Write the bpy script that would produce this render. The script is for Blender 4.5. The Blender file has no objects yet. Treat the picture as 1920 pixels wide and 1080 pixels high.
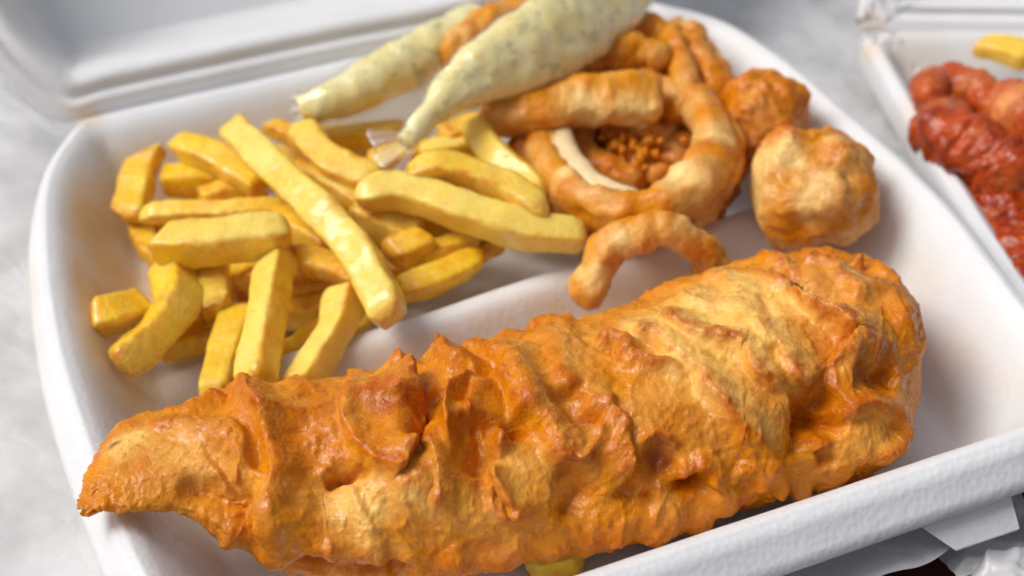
import bpy, math, random
import numpy as np
from mathutils import Matrix, Vector
from mathutils.bvhtree import BVHTree

# ------------------------------------------------------------------ camera, sky, sun, exposure
S = 0.01                                   # everything below is modelled in centimetres, the scene is in metres
FPX, PITCH, ROLL, DIST = 3200.0, math.radians(38.0), math.radians(-2.0), 50.0
FWD = np.array([0, math.cos(PITCH), -math.sin(PITCH)])
_r = np.array([1.0, 0, 0]); _u = np.cross(_r, FWD)
RGT = math.cos(ROLL) * _r + math.sin(ROLL) * _u
UP = -math.sin(ROLL) * _r + math.cos(ROLL) * _u
EYE = np.array([0, 0, 4.0]) - DIST * FWD

def at(x, y, z):
    """point (cm) at height z seen at pixel x, y of the 1920 x 1080 photograph"""
    v = FWD * FPX + RGT * (x - 960) - UP * (y - 540)
    return EYE + v * (z - EYE[2]) / v[2]

def pxcm(p):
    return FPX / float(np.dot(np.asarray(p) - EYE, FWD))

scene = bpy.context.scene
C = scene.collection
cam_d = bpy.data.cameras.new("camera")
cam = bpy.data.objects.new("camera", cam_d); C.objects.link(cam)
cam_d.sensor_width = 36.0; cam_d.lens = FPX / 1920 * 36.0
cam_d.clip_start = 0.01; cam_d.clip_end = 50
cam.matrix_world = Matrix(((RGT[0], UP[0], -FWD[0], EYE[0] * S), (RGT[1], UP[1], -FWD[1], EYE[1] * S),
                           (RGT[2], UP[2], -FWD[2], EYE[2] * S), (0, 0, 0, 1)))
cam_d.dof.use_dof = True
cam_d.dof.focus_distance = float(np.dot(at(880, 830, 4.6) - EYE, FWD)) * S
cam_d.dof.aperture_fstop = 9.0
cam_d.dof.aperture_blades = 7
scene.camera = cam

SUN_EL, SUN_AZ = math.radians(54), math.radians(-90)      # azimuth from +Y towards +X: from the left
w = bpy.data.worlds.new("World"); scene.world = w; w.use_nodes = True
wn = w.node_tree.nodes; wl = w.node_tree.links
sky = wn.new("ShaderNodeTexSky"); sky.sky_type = 'NISHITA'; sky.sun_disc = False
sky.sun_elevation = SUN_EL; sky.sun_rotation = SUN_AZ
sky.air_density = 1.0; sky.dust_density = 6.0; sky.ozone_density = 1.0
hs = wn.new("ShaderNodeHueSaturation"); hs.inputs['Saturation'].default_value = 0.5   # thin overcast: a whiter sky
wl.new(sky.outputs[0], hs.inputs['Color']); wl.new(hs.outputs[0], wn['Background'].inputs[0])
wn['Background'].inputs[1].default_value = 0.09
sd = bpy.data.lights.new("sun", 'SUN'); sd.energy = 1.6; sd.angle = math.radians(30); sd.color = (1.0, 0.975, 0.94)
sun = bpy.data.objects.new("sun", sd); C.objects.link(sun)
sdir = Vector((math.sin(SUN_AZ) * math.cos(SUN_EL), math.cos(SUN_AZ) * math.cos(SUN_EL), math.sin(SUN_EL)))
sun.rotation_euler = sdir.to_track_quat('Z', 'Y').to_euler()
sun.location = sdir * 3
vs = scene.view_settings
scene.display_settings.display_device = 'sRGB'
vs.view_transform = 'Standard'; vs.look = 'None'; vs.gamma = 1.0; vs.exposure = 0.13
cy = scene.cycles
cy.max_bounces = 8; cy.diffuse_bounces = 4; cy.glossy_bounces = 4; cy.transmission_bounces = 6; cy.transparent_max_bounces = 12
cy.use_denoising = True

rng = np.random.default_rng(7)

# ------------------------------------------------------------------ noise
def _h(ix, iy, iz, s):
    h = (ix.astype(np.uint32) * np.uint32(374761393) + iy.astype(np.uint32) * np.uint32(668265263)
         + iz.astype(np.uint32) * np.uint32(2246822519) + np.uint32((s * 3266489917) & 0xffffffff))
    h ^= h >> np.uint32(15); h *= np.uint32(2246822519); h ^= h >> np.uint32(13); h *= np.uint32(3266489917); h ^= h >> np.uint32(16)
    return h

def noise(P, seed=0):
    I = np.floor(P).astype(np.int64); f = P - I
    u = f * f * f * (f * (f * 6 - 15) + 10)
    out = np.zeros(len(P))
    for dx in (0, 1):
        wx = u[:, 0] if dx else 1 - u[:, 0]
        for dy in (0, 1):
            wy = u[:, 1] if dy else 1 - u[:, 1]
            for dz in (0, 1):
                wz = u[:, 2] if dz else 1 - u[:, 2]
                h = _h(I[:, 0] + dx, I[:, 1] + dy, I[:, 2] + dz, seed)
                gx = (h & np.uint32(1023)).astype(float) / 511.5 - 1
                gy = ((h >> np.uint32(10)) & np.uint32(1023)).astype(float) / 511.5 - 1
                gz = ((h >> np.uint32(20)) & np.uint32(1023)).astype(float) / 511.5 - 1
                out += wx * wy * wz * (gx * (f[:, 0] - dx) + gy * (f[:, 1] - dy) + gz * (f[:, 2] - dz))
    return out * 1.3

def fbm(P, freq, octs, seed=0, gain=0.5):
    o = np.zeros(len(P)); a = 1.0
    for i in range(octs):
        o += a * noise(P * freq + 17.3 * i + seed * 5.7, seed + i); freq *= 2.03; a *= gain
    return o

def ridged(P, freq, octs, seed=0, gain=0.5):
    o = np.zeros(len(P)); a = 1.0
    for i in range(octs):
        o += a * (1 - 2 * np.abs(noise(P * freq + 11.1 * i + seed * 3.1, seed + i))); freq *= 2.1; a *= gain
    return o

def sstep(a, b, x):
    t = np.clip((x - a) / (b - a), 0, 1); return t * t * (3 - 2 * t)

def spline(pts, n, closed=False):
    """Catmull-Rom through pts, n samples evenly spaced"""
    P = np.asarray(pts, float); m = len(P)
    if m == 2 and not closed:
        t = np.linspace(0, 1, n)[:, None]; return P[0] * (1 - t) + P[1] * t
    segs = m if closed else m - 1; out = []
    for i in range(segs):
        g = (lambda k: P[k % m]) if closed else (lambda k: P[k] if 0 <= k < m else (2 * P[0] - P[1] if k < 0 else 2 * P[-1] - P[-2]))
        p0, p1, p2, p3 = g(i - 1), g(i), g(i + 1), g(i + 2)
        t = np.linspace(0, 1, 24, endpoint=False)[:, None]
        out.append(0.5 * (2 * p1 + (p2 - p0) * t + (2 * p0 - 5 * p1 + 4 * p2 - p3) * t**2 + (3 * p1 - p0 - 3 * p2 + p3) * t**3))
    Q = np.concatenate(out + ([P[:1]] if closed else [P[-1:]]))
    L = np.concatenate([[0], np.cumsum(np.linalg.norm(np.diff(Q, axis=0), axis=1))])
    tt = np.linspace(0, L[-1], n + 1)[:-1] if closed else np.linspace(0, L[-1], n)
    return np.stack([np.interp(tt, L, Q[:, k]) for k in range(Q.shape[1])], 1)

def sm(a, k=9):
    p = np.pad(a, (k, k), mode='edge'); return np.convolve(p, np.ones(2 * k + 1) / (2 * k + 1), 'valid')

def unit(v):
    return v / np.maximum(np.linalg.norm(v, axis=-1, keepdims=True), 1e-9)

# ------------------------------------------------------------------ objects
def tag(o, label=None, cat=None, group=None, kind=None):
    if label: o['label'] = label
    if cat: o['category'] = cat
    if group: o['group'] = group
    if kind: o['kind'] = kind
    return o

def empty(name, loc):
    o = bpy.data.objects.new(name, None); C.objects.link(o)
    o.location = [c * S for c in loc]; o.empty_display_size = 0.02
    return o

def mesh(name, V, F, mat, parent=None, attrs=None, smooth=True):
    """V in cm (scene coordinates); a top-level mesh gets its origin at its own base, a part keeps its parent's"""
    V = np.asarray(V, float)
    if parent is None:
        o0 = np.array([*(0.5 * (V[:, :2].min(0) + V[:, :2].max(0))), V[:, 2].min()])
    else:
        o0 = np.zeros(3); q = parent
        while q is not None:
            o0 = o0 + np.array(q.location) / S; q = q.parent
    me = bpy.data.meshes.new(name)
    F = np.asarray(F, np.int32) if not isinstance(F, list) else F
    if isinstance(F, np.ndarray):
        k = F.shape[1]; nf = len(F)
        me.vertices.add(len(V)); me.vertices.foreach_set("co", ((V - o0) * S).astype(np.float32).ravel())
        me.loops.add(nf * k); me.loops.foreach_set("vertex_index", F.ravel())
        me.polygons.add(nf); me.polygons.foreach_set("loop_start", np.arange(nf, dtype=np.int32) * k)
        me.update(calc_edges=True)
    else:
        me.from_pydata([tuple(v) for v in (V - o0) * S], [], F)
    me.polygons.foreach_set("use_smooth", [smooth] * len(me.polygons))
    for a, val in (attrs or {}).items():
        at_ = me.attributes.new(a, 'FLOAT', 'POINT'); at_.data.foreach_set("value", np.asarray(val, np.float32))
    me.materials.append(mat); me.update()
    o = bpy.data.objects.new(name, me); C.objects.link(o)
    if parent is None: o.location = o0 * S
    else: o.parent = parent
    return o

def grid_faces(n, m, wrap_m=False, wrap_n=False, flip=False):
    i = np.arange(n if wrap_n else n - 1); j = np.arange(m if wrap_m else m - 1)
    I, J = np.meshgrid(i, j, indexing='ij'); I = I.ravel(); J = J.ravel()
    I2 = (I + 1) % n; J2 = (J + 1) % m
    f = np.stack([I * m + J, I2 * m + J, I2 * m + J2, I * m + J2], 1)
    return f[:, ::-1].copy() if flip else f

def grid_normals(G, wrap_n=False, wrap_m=False):
    def d(A, ax, wrap):
        if wrap: return np.roll(A, -1, ax) - np.roll(A, 1, ax)
        return np.gradient(A, axis=ax)
    return unit(np.cross(d(G, 0, wrap_n), d(G, 1, wrap_m)))

# ------------------------------------------------------------------ materials
class NT:
    def __init__(s, name):
        s.m = bpy.data.materials.new(name); s.m.use_nodes = True; s.n = s.m.node_tree.nodes; s.l = s.m.node_tree.links
        s.b = s.n['Principled BSDF']; s.out = s.n['Material Output']
        g = s.n.new("ShaderNodeNewGeometry"); v = s.n.new("ShaderNodeVectorMath"); v.operation = 'SCALE'; v.inputs['Scale'].default_value = 100.0
        s.l.new(g.outputs['Position'], v.inputs[0]); s.pos = v.outputs[0]          # centimetres
    def set(s, sock, val):
        if isinstance(val, bpy.types.NodeSocket): s.l.new(val, sock)
        else: sock.default_value = val
    def P(s, **k):
        for a, v in k.items(): s.set(s.b.inputs[a.replace('_', ' ')], v)
    def noise(s, scale, detail=3, rough=0.55, dist=0.0, vec=None):
        n = s.n.new("ShaderNodeTexNoise"); n.inputs['Scale'].default_value = scale; n.inputs['Detail'].default_value = detail
        n.inputs['Roughness'].default_value = rough; n.inputs['Distortion'].default_value = dist
        s.l.new(vec or s.pos, n.inputs['Vector']); return n.outputs['Fac']
    def voro(s, scale, feature='F1', vec=None):
        n = s.n.new("ShaderNodeTexVoronoi"); n.feature = feature; n.inputs['Scale'].default_value = scale
        s.l.new(vec or s.pos, n.inputs['Vector']); return n.outputs['Distance']
    def attr(s, a):
        n = s.n.new("ShaderNodeAttribute"); n.attribute_name = a; return n.outputs['Fac']
    def map(s, v, a, b, c=0.0, d=1.0):
        n = s.n.new("ShaderNodeMapRange"); n.interpolation_type = 'SMOOTHSTEP'
        for k, q in zip(('From Min', 'From Max', 'To Min', 'To Max'), (a, b, c, d)): n.inputs[k].default_value = q
        s.l.new(v, n.inputs['Value']); return n.outputs[0]
    def math(s, op, a, b=None):
        n = s.n.new("ShaderNodeMath"); n.operation = op; s.set(n.inputs[0], a)
        if b is not None: s.set(n.inputs[1], b)
        return n.outputs[0]
    def mix(s, f, a, b):
        n = s.n.new("ShaderNodeMix"); n.data_type = 'RGBA'; s.set(n.inputs[0], f)
        for k, q in ((6, a), (7, b)):
            if isinstance(q, tuple): q = (*q, 1.0) if len(q) == 3 else q
            s.set(n.inputs[k], q)
        return n.outputs[2]
    def bump(s, h, dist, strength=1.0, prev=None):
        n = s.n.new("ShaderNodeBump"); n.inputs['Distance'].default_value = dist * S; n.inputs['Strength'].default_value = strength
        s.l.new(h, n.inputs['Height'])
        if prev: s.l.new(prev, n.inputs['Normal'])
        return n.outputs[0]

def foam_material():
    t = NT("white_foam")
    st = t.attr("stain_shade")  # grease marks, and on the divider painted shade
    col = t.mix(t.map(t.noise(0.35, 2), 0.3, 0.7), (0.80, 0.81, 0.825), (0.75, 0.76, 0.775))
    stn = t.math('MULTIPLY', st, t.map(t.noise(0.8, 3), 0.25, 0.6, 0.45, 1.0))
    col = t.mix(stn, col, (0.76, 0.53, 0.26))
    b = t.bump(t.voro(5.5), 0.02, 0.55)
    b = t.bump(t.noise(2.2, 3), 0.02, 0.35, b)
    sc = t.map(t.noise(5.0, 4, 0.7, 1.5), 0.62, 0.72)
    b = t.bump(sc, 0.012, 0.5, b)
    t.P(Base_Color=col, Roughness=t.map(t.noise(9, 2), 0.3, 0.7, 0.32, 0.5), Normal=b, Specular_IOR_Level=0.45)
    return t.m

def bag_material():
    t = NT("thin_white_plastic")
    col = t.mix(t.map(t.noise(0.25, 3), 0.35, 0.65), (0.70, 0.70, 0.71), (0.54, 0.54, 0.545))
    w1 = t.noise(0.42, 2, 0.45, 0.9)
    b = t.bump(t.math('ABSOLUTE', t.math('SUBTRACT', w1, 0.5)), 0.45, 0.45)
    w2 = t.noise(0.11, 2, 0.45, 0.15)
    b = t.bump(t.map(t.math('ABSOLUTE', t.math('SUBTRACT', w2, 0.5)), 0.0, 0.035, 1.0, 0.0), 0.12, 0.45, b)
    b = t.bump(t.noise(4.0, 2), 0.02, 0.4, b)
    t.P(Base_Color=col, Roughness=t.map(t.noise(1.4, 2), 0.3, 0.7, 0.24, 0.42), Normal=b)
    return t.m

def wood_material():
    t = NT("dark_red_wood")
    col = t.mix(t.noise(1.1, 4), (0.14, 0.03, 0.015), (0.06, 0.014, 0.008))
    t.P(Base_Color=col, Roughness=0.45, Normal=t.bump(t.noise(6, 4), 0.03, 0.4))
    return t.m

def chip_material():
    t = NT("fried_potato")
    br, pl = t.attr("brown"), t.attr("pale")
    n1 = t.noise(1.3, 4, 0.6, 0.4); n2 = t.noise(6.5, 3, 0.6)
    col = t.mix(t.map(n1, 0.35, 0.68), (0.91, 0.51, 0.003), (0.95, 0.655, 0.02))
    col = t.mix(t.math('MULTIPLY', t.map(n2, 0.48, 0.7), 0.55), col, (0.92, 0.72, 0.22))
    col = t.mix(t.math('MULTIPLY', pl, t.map(n2, 0.2, 0.6, 0.55, 1.0)), col, (0.95, 0.74, 0.17))
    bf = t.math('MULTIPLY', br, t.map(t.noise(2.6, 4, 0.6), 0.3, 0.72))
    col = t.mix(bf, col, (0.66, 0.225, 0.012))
    bb = t.map(t.attr("burnt"), 0.35, 0.95)
    col = t.mix(bb, col, (0.30, 0.055, 0.012))
    b = t.bump(t.noise(3.2, 3, 0.6), 0.08, 0.7)
    b = t.bump(t.noise(11, 3, 0.65), 0.032, 0.8, b)
    t.P(Base_Color=col, Roughness=t.map(t.noise(4.0, 3), 0.3, 0.7, 0.28, 0.55), Normal=b, Subsurface_Weight=0.55,
        Subsurface_Radius=(1.0, 0.65, 0.08), Subsurface_Scale=0.005, Specular_IOR_Level=0.33,
        Coat_Weight=t.map(t.noise(2.2, 3, 0.6), 0.42, 0.62, 0.05, 0.8), Coat_Roughness=0.14)
    return t.m

def batter_material(name, gold, dark, palec, wet=0.3, spec=0.25, sss=0.3, gloss=0.75):
    t = NT(name)
    br, pl, bu = t.attr("brown"), t.attr("pale"), t.attr("burnt")
    n1 = t.noise(0.9, 5, 0.62, 0.6); n2 = t.noise(5.5, 4, 0.65)
    col = t.mix(t.map(n1, 0.32, 0.68), gold, tuple(0.5 * (a + b) for a, b in zip(gold, dark)))
    pf = t.math('MULTIPLY', pl, t.map(t.noise(2.4, 5, 0.65, 0.8), 0.25, 0.6, 0.45, 1.0))
    col = t.mix(pf, col, palec)
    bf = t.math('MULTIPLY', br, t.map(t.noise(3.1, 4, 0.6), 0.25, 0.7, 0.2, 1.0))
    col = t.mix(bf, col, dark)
    col = t.mix(t.math('MULTIPLY', t.map(n2, 0.58, 0.74), 0.35), col, palec)
    col = t.mix(t.math('MULTIPLY', t.map(t.noise(3.9, 3, 0.5), 0.6, 0.76), 0.35), col, dark)
    col = t.mix(bu, col, (0.22, 0.038, 0.006))
    spk = t.map(t.voro(1.9), 0.0, 0.075, 1.0, 0.0)
    col = t.mix(t.math('MULTIPLY', spk, 0.75), col, (0.07, 0.022, 0.008))
    bc = t.bump(t.noise(3.6, 2, 0.5, 0.3), 0.07, 0.6)
    b = t.bump(t.map(t.voro(3.6, 'SMOOTH_F1'), 0.0, 0.5, 1.0, 0.0), 0.03, 0.4, bc)
    b = t.bump(t.noise(9, 2, 0.55), 0.035, 0.7, b)
    t.P(Base_Color=col, Roughness=t.map(t.noise(6.5, 4, 0.7), 0.35, 0.66, wet - 0.08, wet + 0.25), Normal=b, Subsurface_Weight=sss,
        Subsurface_Radius=(1.0, 0.35, 0.05), Subsurface_Scale=0.0035, Specular_IOR_Level=spec,
        Coat_Weight=t.map(t.noise(2.8, 5, 0.7), 0.47, 0.66, 0.0, gloss), Coat_Roughness=t.map(t.noise(7.0, 3, 0.6), 0.4, 0.65, 0.13, 0.32), Coat_IOR=1.5,
        Coat_Normal=t.bump(t.noise(13, 2, 0.6), 0.034, 0.75, bc))
    return t.m

def sauce_material():
    t = NT("tartare_sauce")
    n = t.noise(0.8, 3, 0.5, 0.8)
    col = t.mix(t.map(n, 0.35, 0.65), (0.97, 0.82, 0.33), (0.97, 0.86, 0.46))
    g = t.math('MULTIPLY', t.map(t.noise(2.1, 2, 0.6), 0.55, 0.66), 0.5)
    col = t.mix(g, col, (0.42, 0.46, 0.14))
    o = t.map(t.noise(2.1, 2, 0.5, 0.2, ), 0.30, 0.22, 0.0, 0.0)
    r = t.math('MULTIPLY', t.map(t.voro(1.1), 0.24, 0.10, 0.0, 1.0), 0.3)
    col = t.mix(r, col, (0.80, 0.36, 0.12))
    t.P(Base_Color=col, Roughness=0.4, Coat_Weight=0.8, Coat_Roughness=0.07, Coat_Normal=t.bump(t.noise(0.9, 3, 0.5, 0.8), 0.35, 0.7), Subsurface_Weight=0.25, Subsurface_Radius=(1, 0.9, 0.5), Subsurface_Scale=0.004,
        Normal=t.bump(t.noise(1.5, 3), 0.12, 0.5))
    return t.m

def film_material():
    t = NT("clear_film")
    n = t.n
    tr = n.new("ShaderNodeBsdfTransparent"); gl = n.new("ShaderNodeBsdfGlossy"); di = n.new("ShaderNodeBsdfDiffuse")
    tr.inputs[0].default_value = (0.97, 0.97, 0.96, 1); gl.inputs['Roughness'].default_value = 0.12; di.inputs[0].default_value = (0.85, 0.84, 0.8, 1)
    m1 = n.new("ShaderNodeMixShader"); m2 = n.new("ShaderNodeMixShader")
    lw = n.new("ShaderNodeLayerWeight"); lw.inputs[0].default_value = 0.25; ge = n.new("ShaderNodeNewGeometry")
    fac = t.math('MULTIPLY', t.math('ADD', t.math('MULTIPLY', lw.outputs['Facing'], 0.16), 0.03), t.math('SUBTRACT', 1.0, ge.outputs['Backfacing']))
    bp = t.bump(t.noise(1.2, 3, 0.5, 1.0), 0.2, 0.7); t.l.new(bp, gl.inputs['Normal'])
    milk = t.attr("milk")
    t.l.new(milk, m1.inputs[0]); t.l.new(tr.outputs[0], m1.inputs[1]); t.l.new(di.outputs[0], m1.inputs[2])
    t.l.new(fac, m2.inputs[0]); t.l.new(m1.outputs[0], m2.inputs[1]); t.l.new(gl.outputs[0], m2.inputs[2])
    t.l.new(m2.outputs[0], t.out.inputs['Surface'])
    return t.m

M_FOAM, M_BAG, M_WOOD, M_CHIP = foam_material(), bag_material(), wood_material(), chip_material()
GOLD, DARK, PALE = (0.74, 0.262, 0.001), (0.48, 0.098, 0.001), (0.93, 0.56, 0.14)
M_FISH = batter_material("fish_batter", GOLD, DARK, PALE, 0.27)
M_RING = batter_material("squid_batter", (0.80, 0.335, 0.006), (0.55, 0.135, 0.001), (0.94, 0.68, 0.26), 0.3)
M_FLESH = batter_material("white_squid", (0.83, 0.60, 0.28), (0.72, 0.40, 0.10), (0.86, 0.70, 0.42), 0.3)
M_RED = batter_material("red_marinade", (0.64, 0.095, 0.003), (0.24, 0.014, 0.001), (0.88, 0.42, 0.14), 0.2, 0.4, 0.1)
M_SAUCE, M_FILM = sauce_material(), film_material()

# ------------------------------------------------------------------ setting: table and bag
g = 60
V = np.array([[x, y, -1.2] for x in (-90, 90) for y in (-70, 110)]); V = V[[0, 2, 3, 1]]
tag(mesh("table", V, [[0, 1, 2, 3]], M_WOOD), "dark red wooden table top under the bag", None, None, "structure")

def star_sheet(outline, rings, zfun, center):
    K = len(outline); s = np.linspace(0.01, 1, rings) ** 0.8
    G = center + (outline[None] - center) * s[:, None, None]
    P = np.concatenate([G.reshape(-1, 2), np.zeros((rings * K, 1))], 1)
    P[:, 2] = zfun(P)
    return P, grid_faces(rings, K, wrap_m=True, flip=False)

def bag_z(P):
    q = P + 2.0 * np.stack([noise(P * 0.16, 31), noise(P * 0.16, 32), np.zeros(len(P))], 1)
    z = 0.55 * ridged(q, 0.16, 3, 41) + 0.3 * fbm(P, 0.1, 2, 55)
    calm = sstep(-9, -14, P[:, 0]) * sstep(8, 2, P[:, 1])          # pulled smoother on the left
    z = z * (1 - 0.75 * calm)
    d = (P[:, 0] - 2.4) * .37 - (P[:, 1] + 11.1) * .93               # distance out from the big box's front edge
    lift = 1.9 * sstep(-2.5, -.6, d) * (1 - .35 * sstep(1, 5, d)) * sstep(-8, 2, P[:, 0]) * sstep(26, 19, P[:, 0])   # bunched up against the box there
    return np.clip(-0.25 + 0.6 * z, -1.0, 0.28) + lift

bo = [at(1560, 1150, 1.5)[:2], at(1640, 1108, 1.5)[:2], at(1720, 1086, 1.5)[:2], at(1780, 1048, 1.5)[:2], at(1800, 1000, 1.5)[:2], at(1788, 960, 1.5)[:2], at(1808, 915, 1.5)[:2],
      (17, -6), (26, -2), (45, 8), (60, 40), (40, 75), (-10, 85), (-50, 60), (-55, 10), (-40, -25), (-15, -30), (2, -24), (8, -17)]
_o = spline(bo, 6000, True); _k = np.array([i for i in range(6000) if (_o[i, 0] > 5 and _o[i, 0] < 22 and _o[i, 1] < 0 and _o[i, 1] > -16) or i % 20 == 0])
P, F = star_sheet(_o[_k], 170, bag_z, np.array([-4.0, 6.0]))
tag(mesh("plastic_bag", P, F, M_BAG), "thin crumpled white plastic bag spread under both foam boxes", "plastic bag")

def ribbon(name, px, width, seed, label, cat, group=None):
    """a loose crumpled strip of the bag lying on the table"""
    c = spline([at(x, y, z) for x, y, z in px], 50)
    t = unit(np.gradient(c, axis=0)); side = unit(np.cross(t, [0, 0, 1.0]))
    u = np.linspace(-1, 1, 18)
    wv = width * (0.75 + 0.4 * np.sin(np.linspace(0.3, 2.9, 50)))[:, None, None]
    G = c[:, None] + side[:, None] * u[None, :, None] * wv
    Q = G.reshape(-1, 3).copy()
    Q[:, 2] += 0.3 * ridged(Q, 0.7, 2, seed) + 0.15 * fbm(Q, 1.2, 2, seed)
    Q[:, 2] = np.maximum(Q[:, 2], -1.15)
    return tag(mesh(name, Q, grid_faces(50, 18), M_BAG), label, cat, group)

ribbon("bag_scrap", [(1775, 1078, .9), (1840, 1040, 1.2), (1905, 1000, 1.1), (1985, 965, 1.0)], 0.55, 5, "crumpled strip of white bag at the lower right beside the lock tab", "plastic strip", "bag strips")
ribbon("bag_scrap", [(1800, 1100, 1.0), (1870, 1085, 1.4), (1945, 1050, 1.2), (2000, 1020, 1.1)], 0.6, 9, "lower folded strip of white bag in the bottom right corner", "plastic strip", "bag strips")
ribbon("bag_scrap", [(1872, 915, .7), (1892, 950, 1.0), (1914, 990, .8), (1945, 1030, .7)], 0.3, 14, "narrow pointed strip of white bag right of the lock tab", "plastic strip", "bag strips")

# ------------------------------------------------------------------ foam boxes
RIM = 4.0
def nearest_on(poly, Q):
    """distance from points Q (n,2) to a closed polyline"""
    A = poly; B = np.roll(poly, -1, 0); best = np.full(len(Q), 1e9)
    for a, b in zip(A, B):
        ab = b - a; t = np.clip(((Q - a) @ ab) / (ab @ ab), 0, 1)
        d = np.linalg.norm(Q - a - t[:, None] * ab, axis=1); best = np.minimum(best, d)
    return best

def rim_profile(t, floor, rimw=0.38, slope=2.5, RIM=RIM):
    z = RIM - 0.10 * sstep(0.35, -0.05, t) - 0.06 * sstep(rimw * 0.5, rimw, t)
    wall = sstep(rimw - 0.15, rimw + slope, t)
    return z - (RIM - 0.06 - floor) * wall

def tray_mesh(outline, floor, skirt, rimw=0.38, slope=2.5, rings=110, RIM=RIM, flare=0.85):
    """outline: crest of the rim, counter-clockwise in plan"""
    K = len(outline); c = outline.mean(0)
    tan = unit(np.roll(outline, -1, 0) - np.roll(outline, 1, 0)); nrm = np.stack([tan[:, 1], -tan[:, 0]], 1)   # outward
    layers = []
    # foot and outer wall, then the skirt, from below upwards
    for off, z in ((-5.2, 0.35), (-2.6, 0.35), (-2.2, 0.5), (-0.75, RIM - 1.5), (-0.4, RIM - 0.95), (-0.1, RIM - 0.75)):
        layers.append(np.column_stack([c + (outline - c) * (1 + off / 11.5), np.full(K, z)]))
    for off, z in ((0.30, RIM - skirt), (0.36, RIM - skirt - 0.05), (flare - 0.04, RIM - skirt - 0.04), (flare, RIM - skirt + 0.05),
                   (0.30 + 0.62 * (flare - 0.3), RIM - skirt * 0.66), (0.34, RIM - 0.42), (0.24, RIM - 0.26), (0.12, RIM - 0.16)):
        layers.append(np.column_stack([outline + nrm * off * np.where(nrm[:, 1:] < 0, 0.35 + 0.65 * np.clip(-nrm[:, 1:] * 1.3, 0, 1), 0.35), np.full(K, z)]))
    s = np.concatenate([np.linspace(1.0, 0.62, 80), np.linspace(0.615, 0.02, rings - 80)])
    for k in s:
        p = c + (outline - c) * k
        t = nearest_on(outline, p)
        layers.append(np.column_stack([p, rim_profile(t, floor, rimw, slope, RIM)]))
    G = np.array(layers)
    V = G.reshape(-1, 3)
    V[:, 2] += 0.02 * fbm(V, 0.5, 2, 77)
    return V, grid_faces(len(layers), K, wrap_m=True, flip=False), nrm

# --- the big box, rim crest traced round the photograph at rim height
rim_px = [(158, 222), (118, 262), (90, 305), (75, 352), (70, 420), (76, 520), (94, 640), (121, 740), (156, 845), (196, 950), (228, 1025),
          (262, 1095), (302, 1178), (350, 1244), (425, 1286), (520, 1286), (640, 1254), (900, 1168), (1280, 1040), (1600, 933), (1920, 825),
          (1990, 797), (2024, 756), (2025, 705), (1992, 645), (1920, 558), (1860, 480), (1798, 400), (1712, 313), (1652, 258), (1572, 190), (1510, 135),
          (1430, 78), (1370, 42), (1310, 20), (1250, 6), (1195, -4), (1120, 2), (870, 56), (640, 112), (400, 168), (230, 207)]
rim = spline([at(x, y, RIM)[:2] for x, y in rim_px], 300, True)
hingeA, hingeB = at(158, 220, RIM), at(1190, -14, RIM)

box = empty("foam_box", [*rim.mean(0), 0])
tag(box, "open white foam takeaway box filled with battered fish, chips and rings", "takeaway box", "foam takeaway boxes")
FLOOR = 0.9
V, F, rim_n = tray_mesh(rim, FLOOR, 0.95)
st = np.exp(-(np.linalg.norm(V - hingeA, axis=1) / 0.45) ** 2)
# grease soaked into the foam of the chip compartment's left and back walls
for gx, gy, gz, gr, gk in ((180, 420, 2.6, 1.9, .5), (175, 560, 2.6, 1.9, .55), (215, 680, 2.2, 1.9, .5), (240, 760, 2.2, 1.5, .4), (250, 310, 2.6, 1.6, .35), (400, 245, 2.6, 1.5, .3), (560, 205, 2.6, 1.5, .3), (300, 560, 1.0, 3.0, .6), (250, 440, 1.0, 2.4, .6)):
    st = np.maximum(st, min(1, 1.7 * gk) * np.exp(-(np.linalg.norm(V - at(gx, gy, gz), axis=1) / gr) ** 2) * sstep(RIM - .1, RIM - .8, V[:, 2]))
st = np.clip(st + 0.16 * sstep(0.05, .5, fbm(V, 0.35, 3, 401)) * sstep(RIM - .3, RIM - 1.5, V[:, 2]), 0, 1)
mesh("tray", V, F, M_FOAM, box, {"stain_shade": st})

# divider: smooth ridge across the tray floor
dv = spline([at(480, 702, 2.2), at(640, 650, 2.4), at(800, 600, 2.45), at(960, 545, 2.45), at(1180, 475, 2.45), at(1400, 408, 2.4), at(1530, 368, 2.2)], 120)
dt = unit(np.gradient(dv, axis=0)); dn = unit(np.cross(dt, [0, 0, 1.0]))
uu = np.linspace(-1, 1, 41)
prof = (FLOOR - 0.03) + 1.62 * np.exp(-(np.abs(uu) / 0.55) ** 2.6)
G = dv[:, None, :2] + dn[:, None, :2] * (uu * 1.9)[None, :, None]
endf = (sstep(0, 0.06, np.linspace(0, 1, 120)) * 0.25 + 0.75)[:, None]
Z = (prof[None] - FLOOR) * endf + FLOOR
V = np.concatenate([G, Z[..., None]], 2).reshape(-1, 3)
mesh("divider", V, grid_faces(120, 41), M_FOAM, box, {"stain_shade": 0.6 * np.tile(sstep(-0.1, 0.5, uu), 120) * np.repeat(sstep(1.0, .7, np.linspace(0, 1, 120)), 41)})  # slope facing the fish tinted brown: painted shade and colour bounced off the batter

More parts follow.
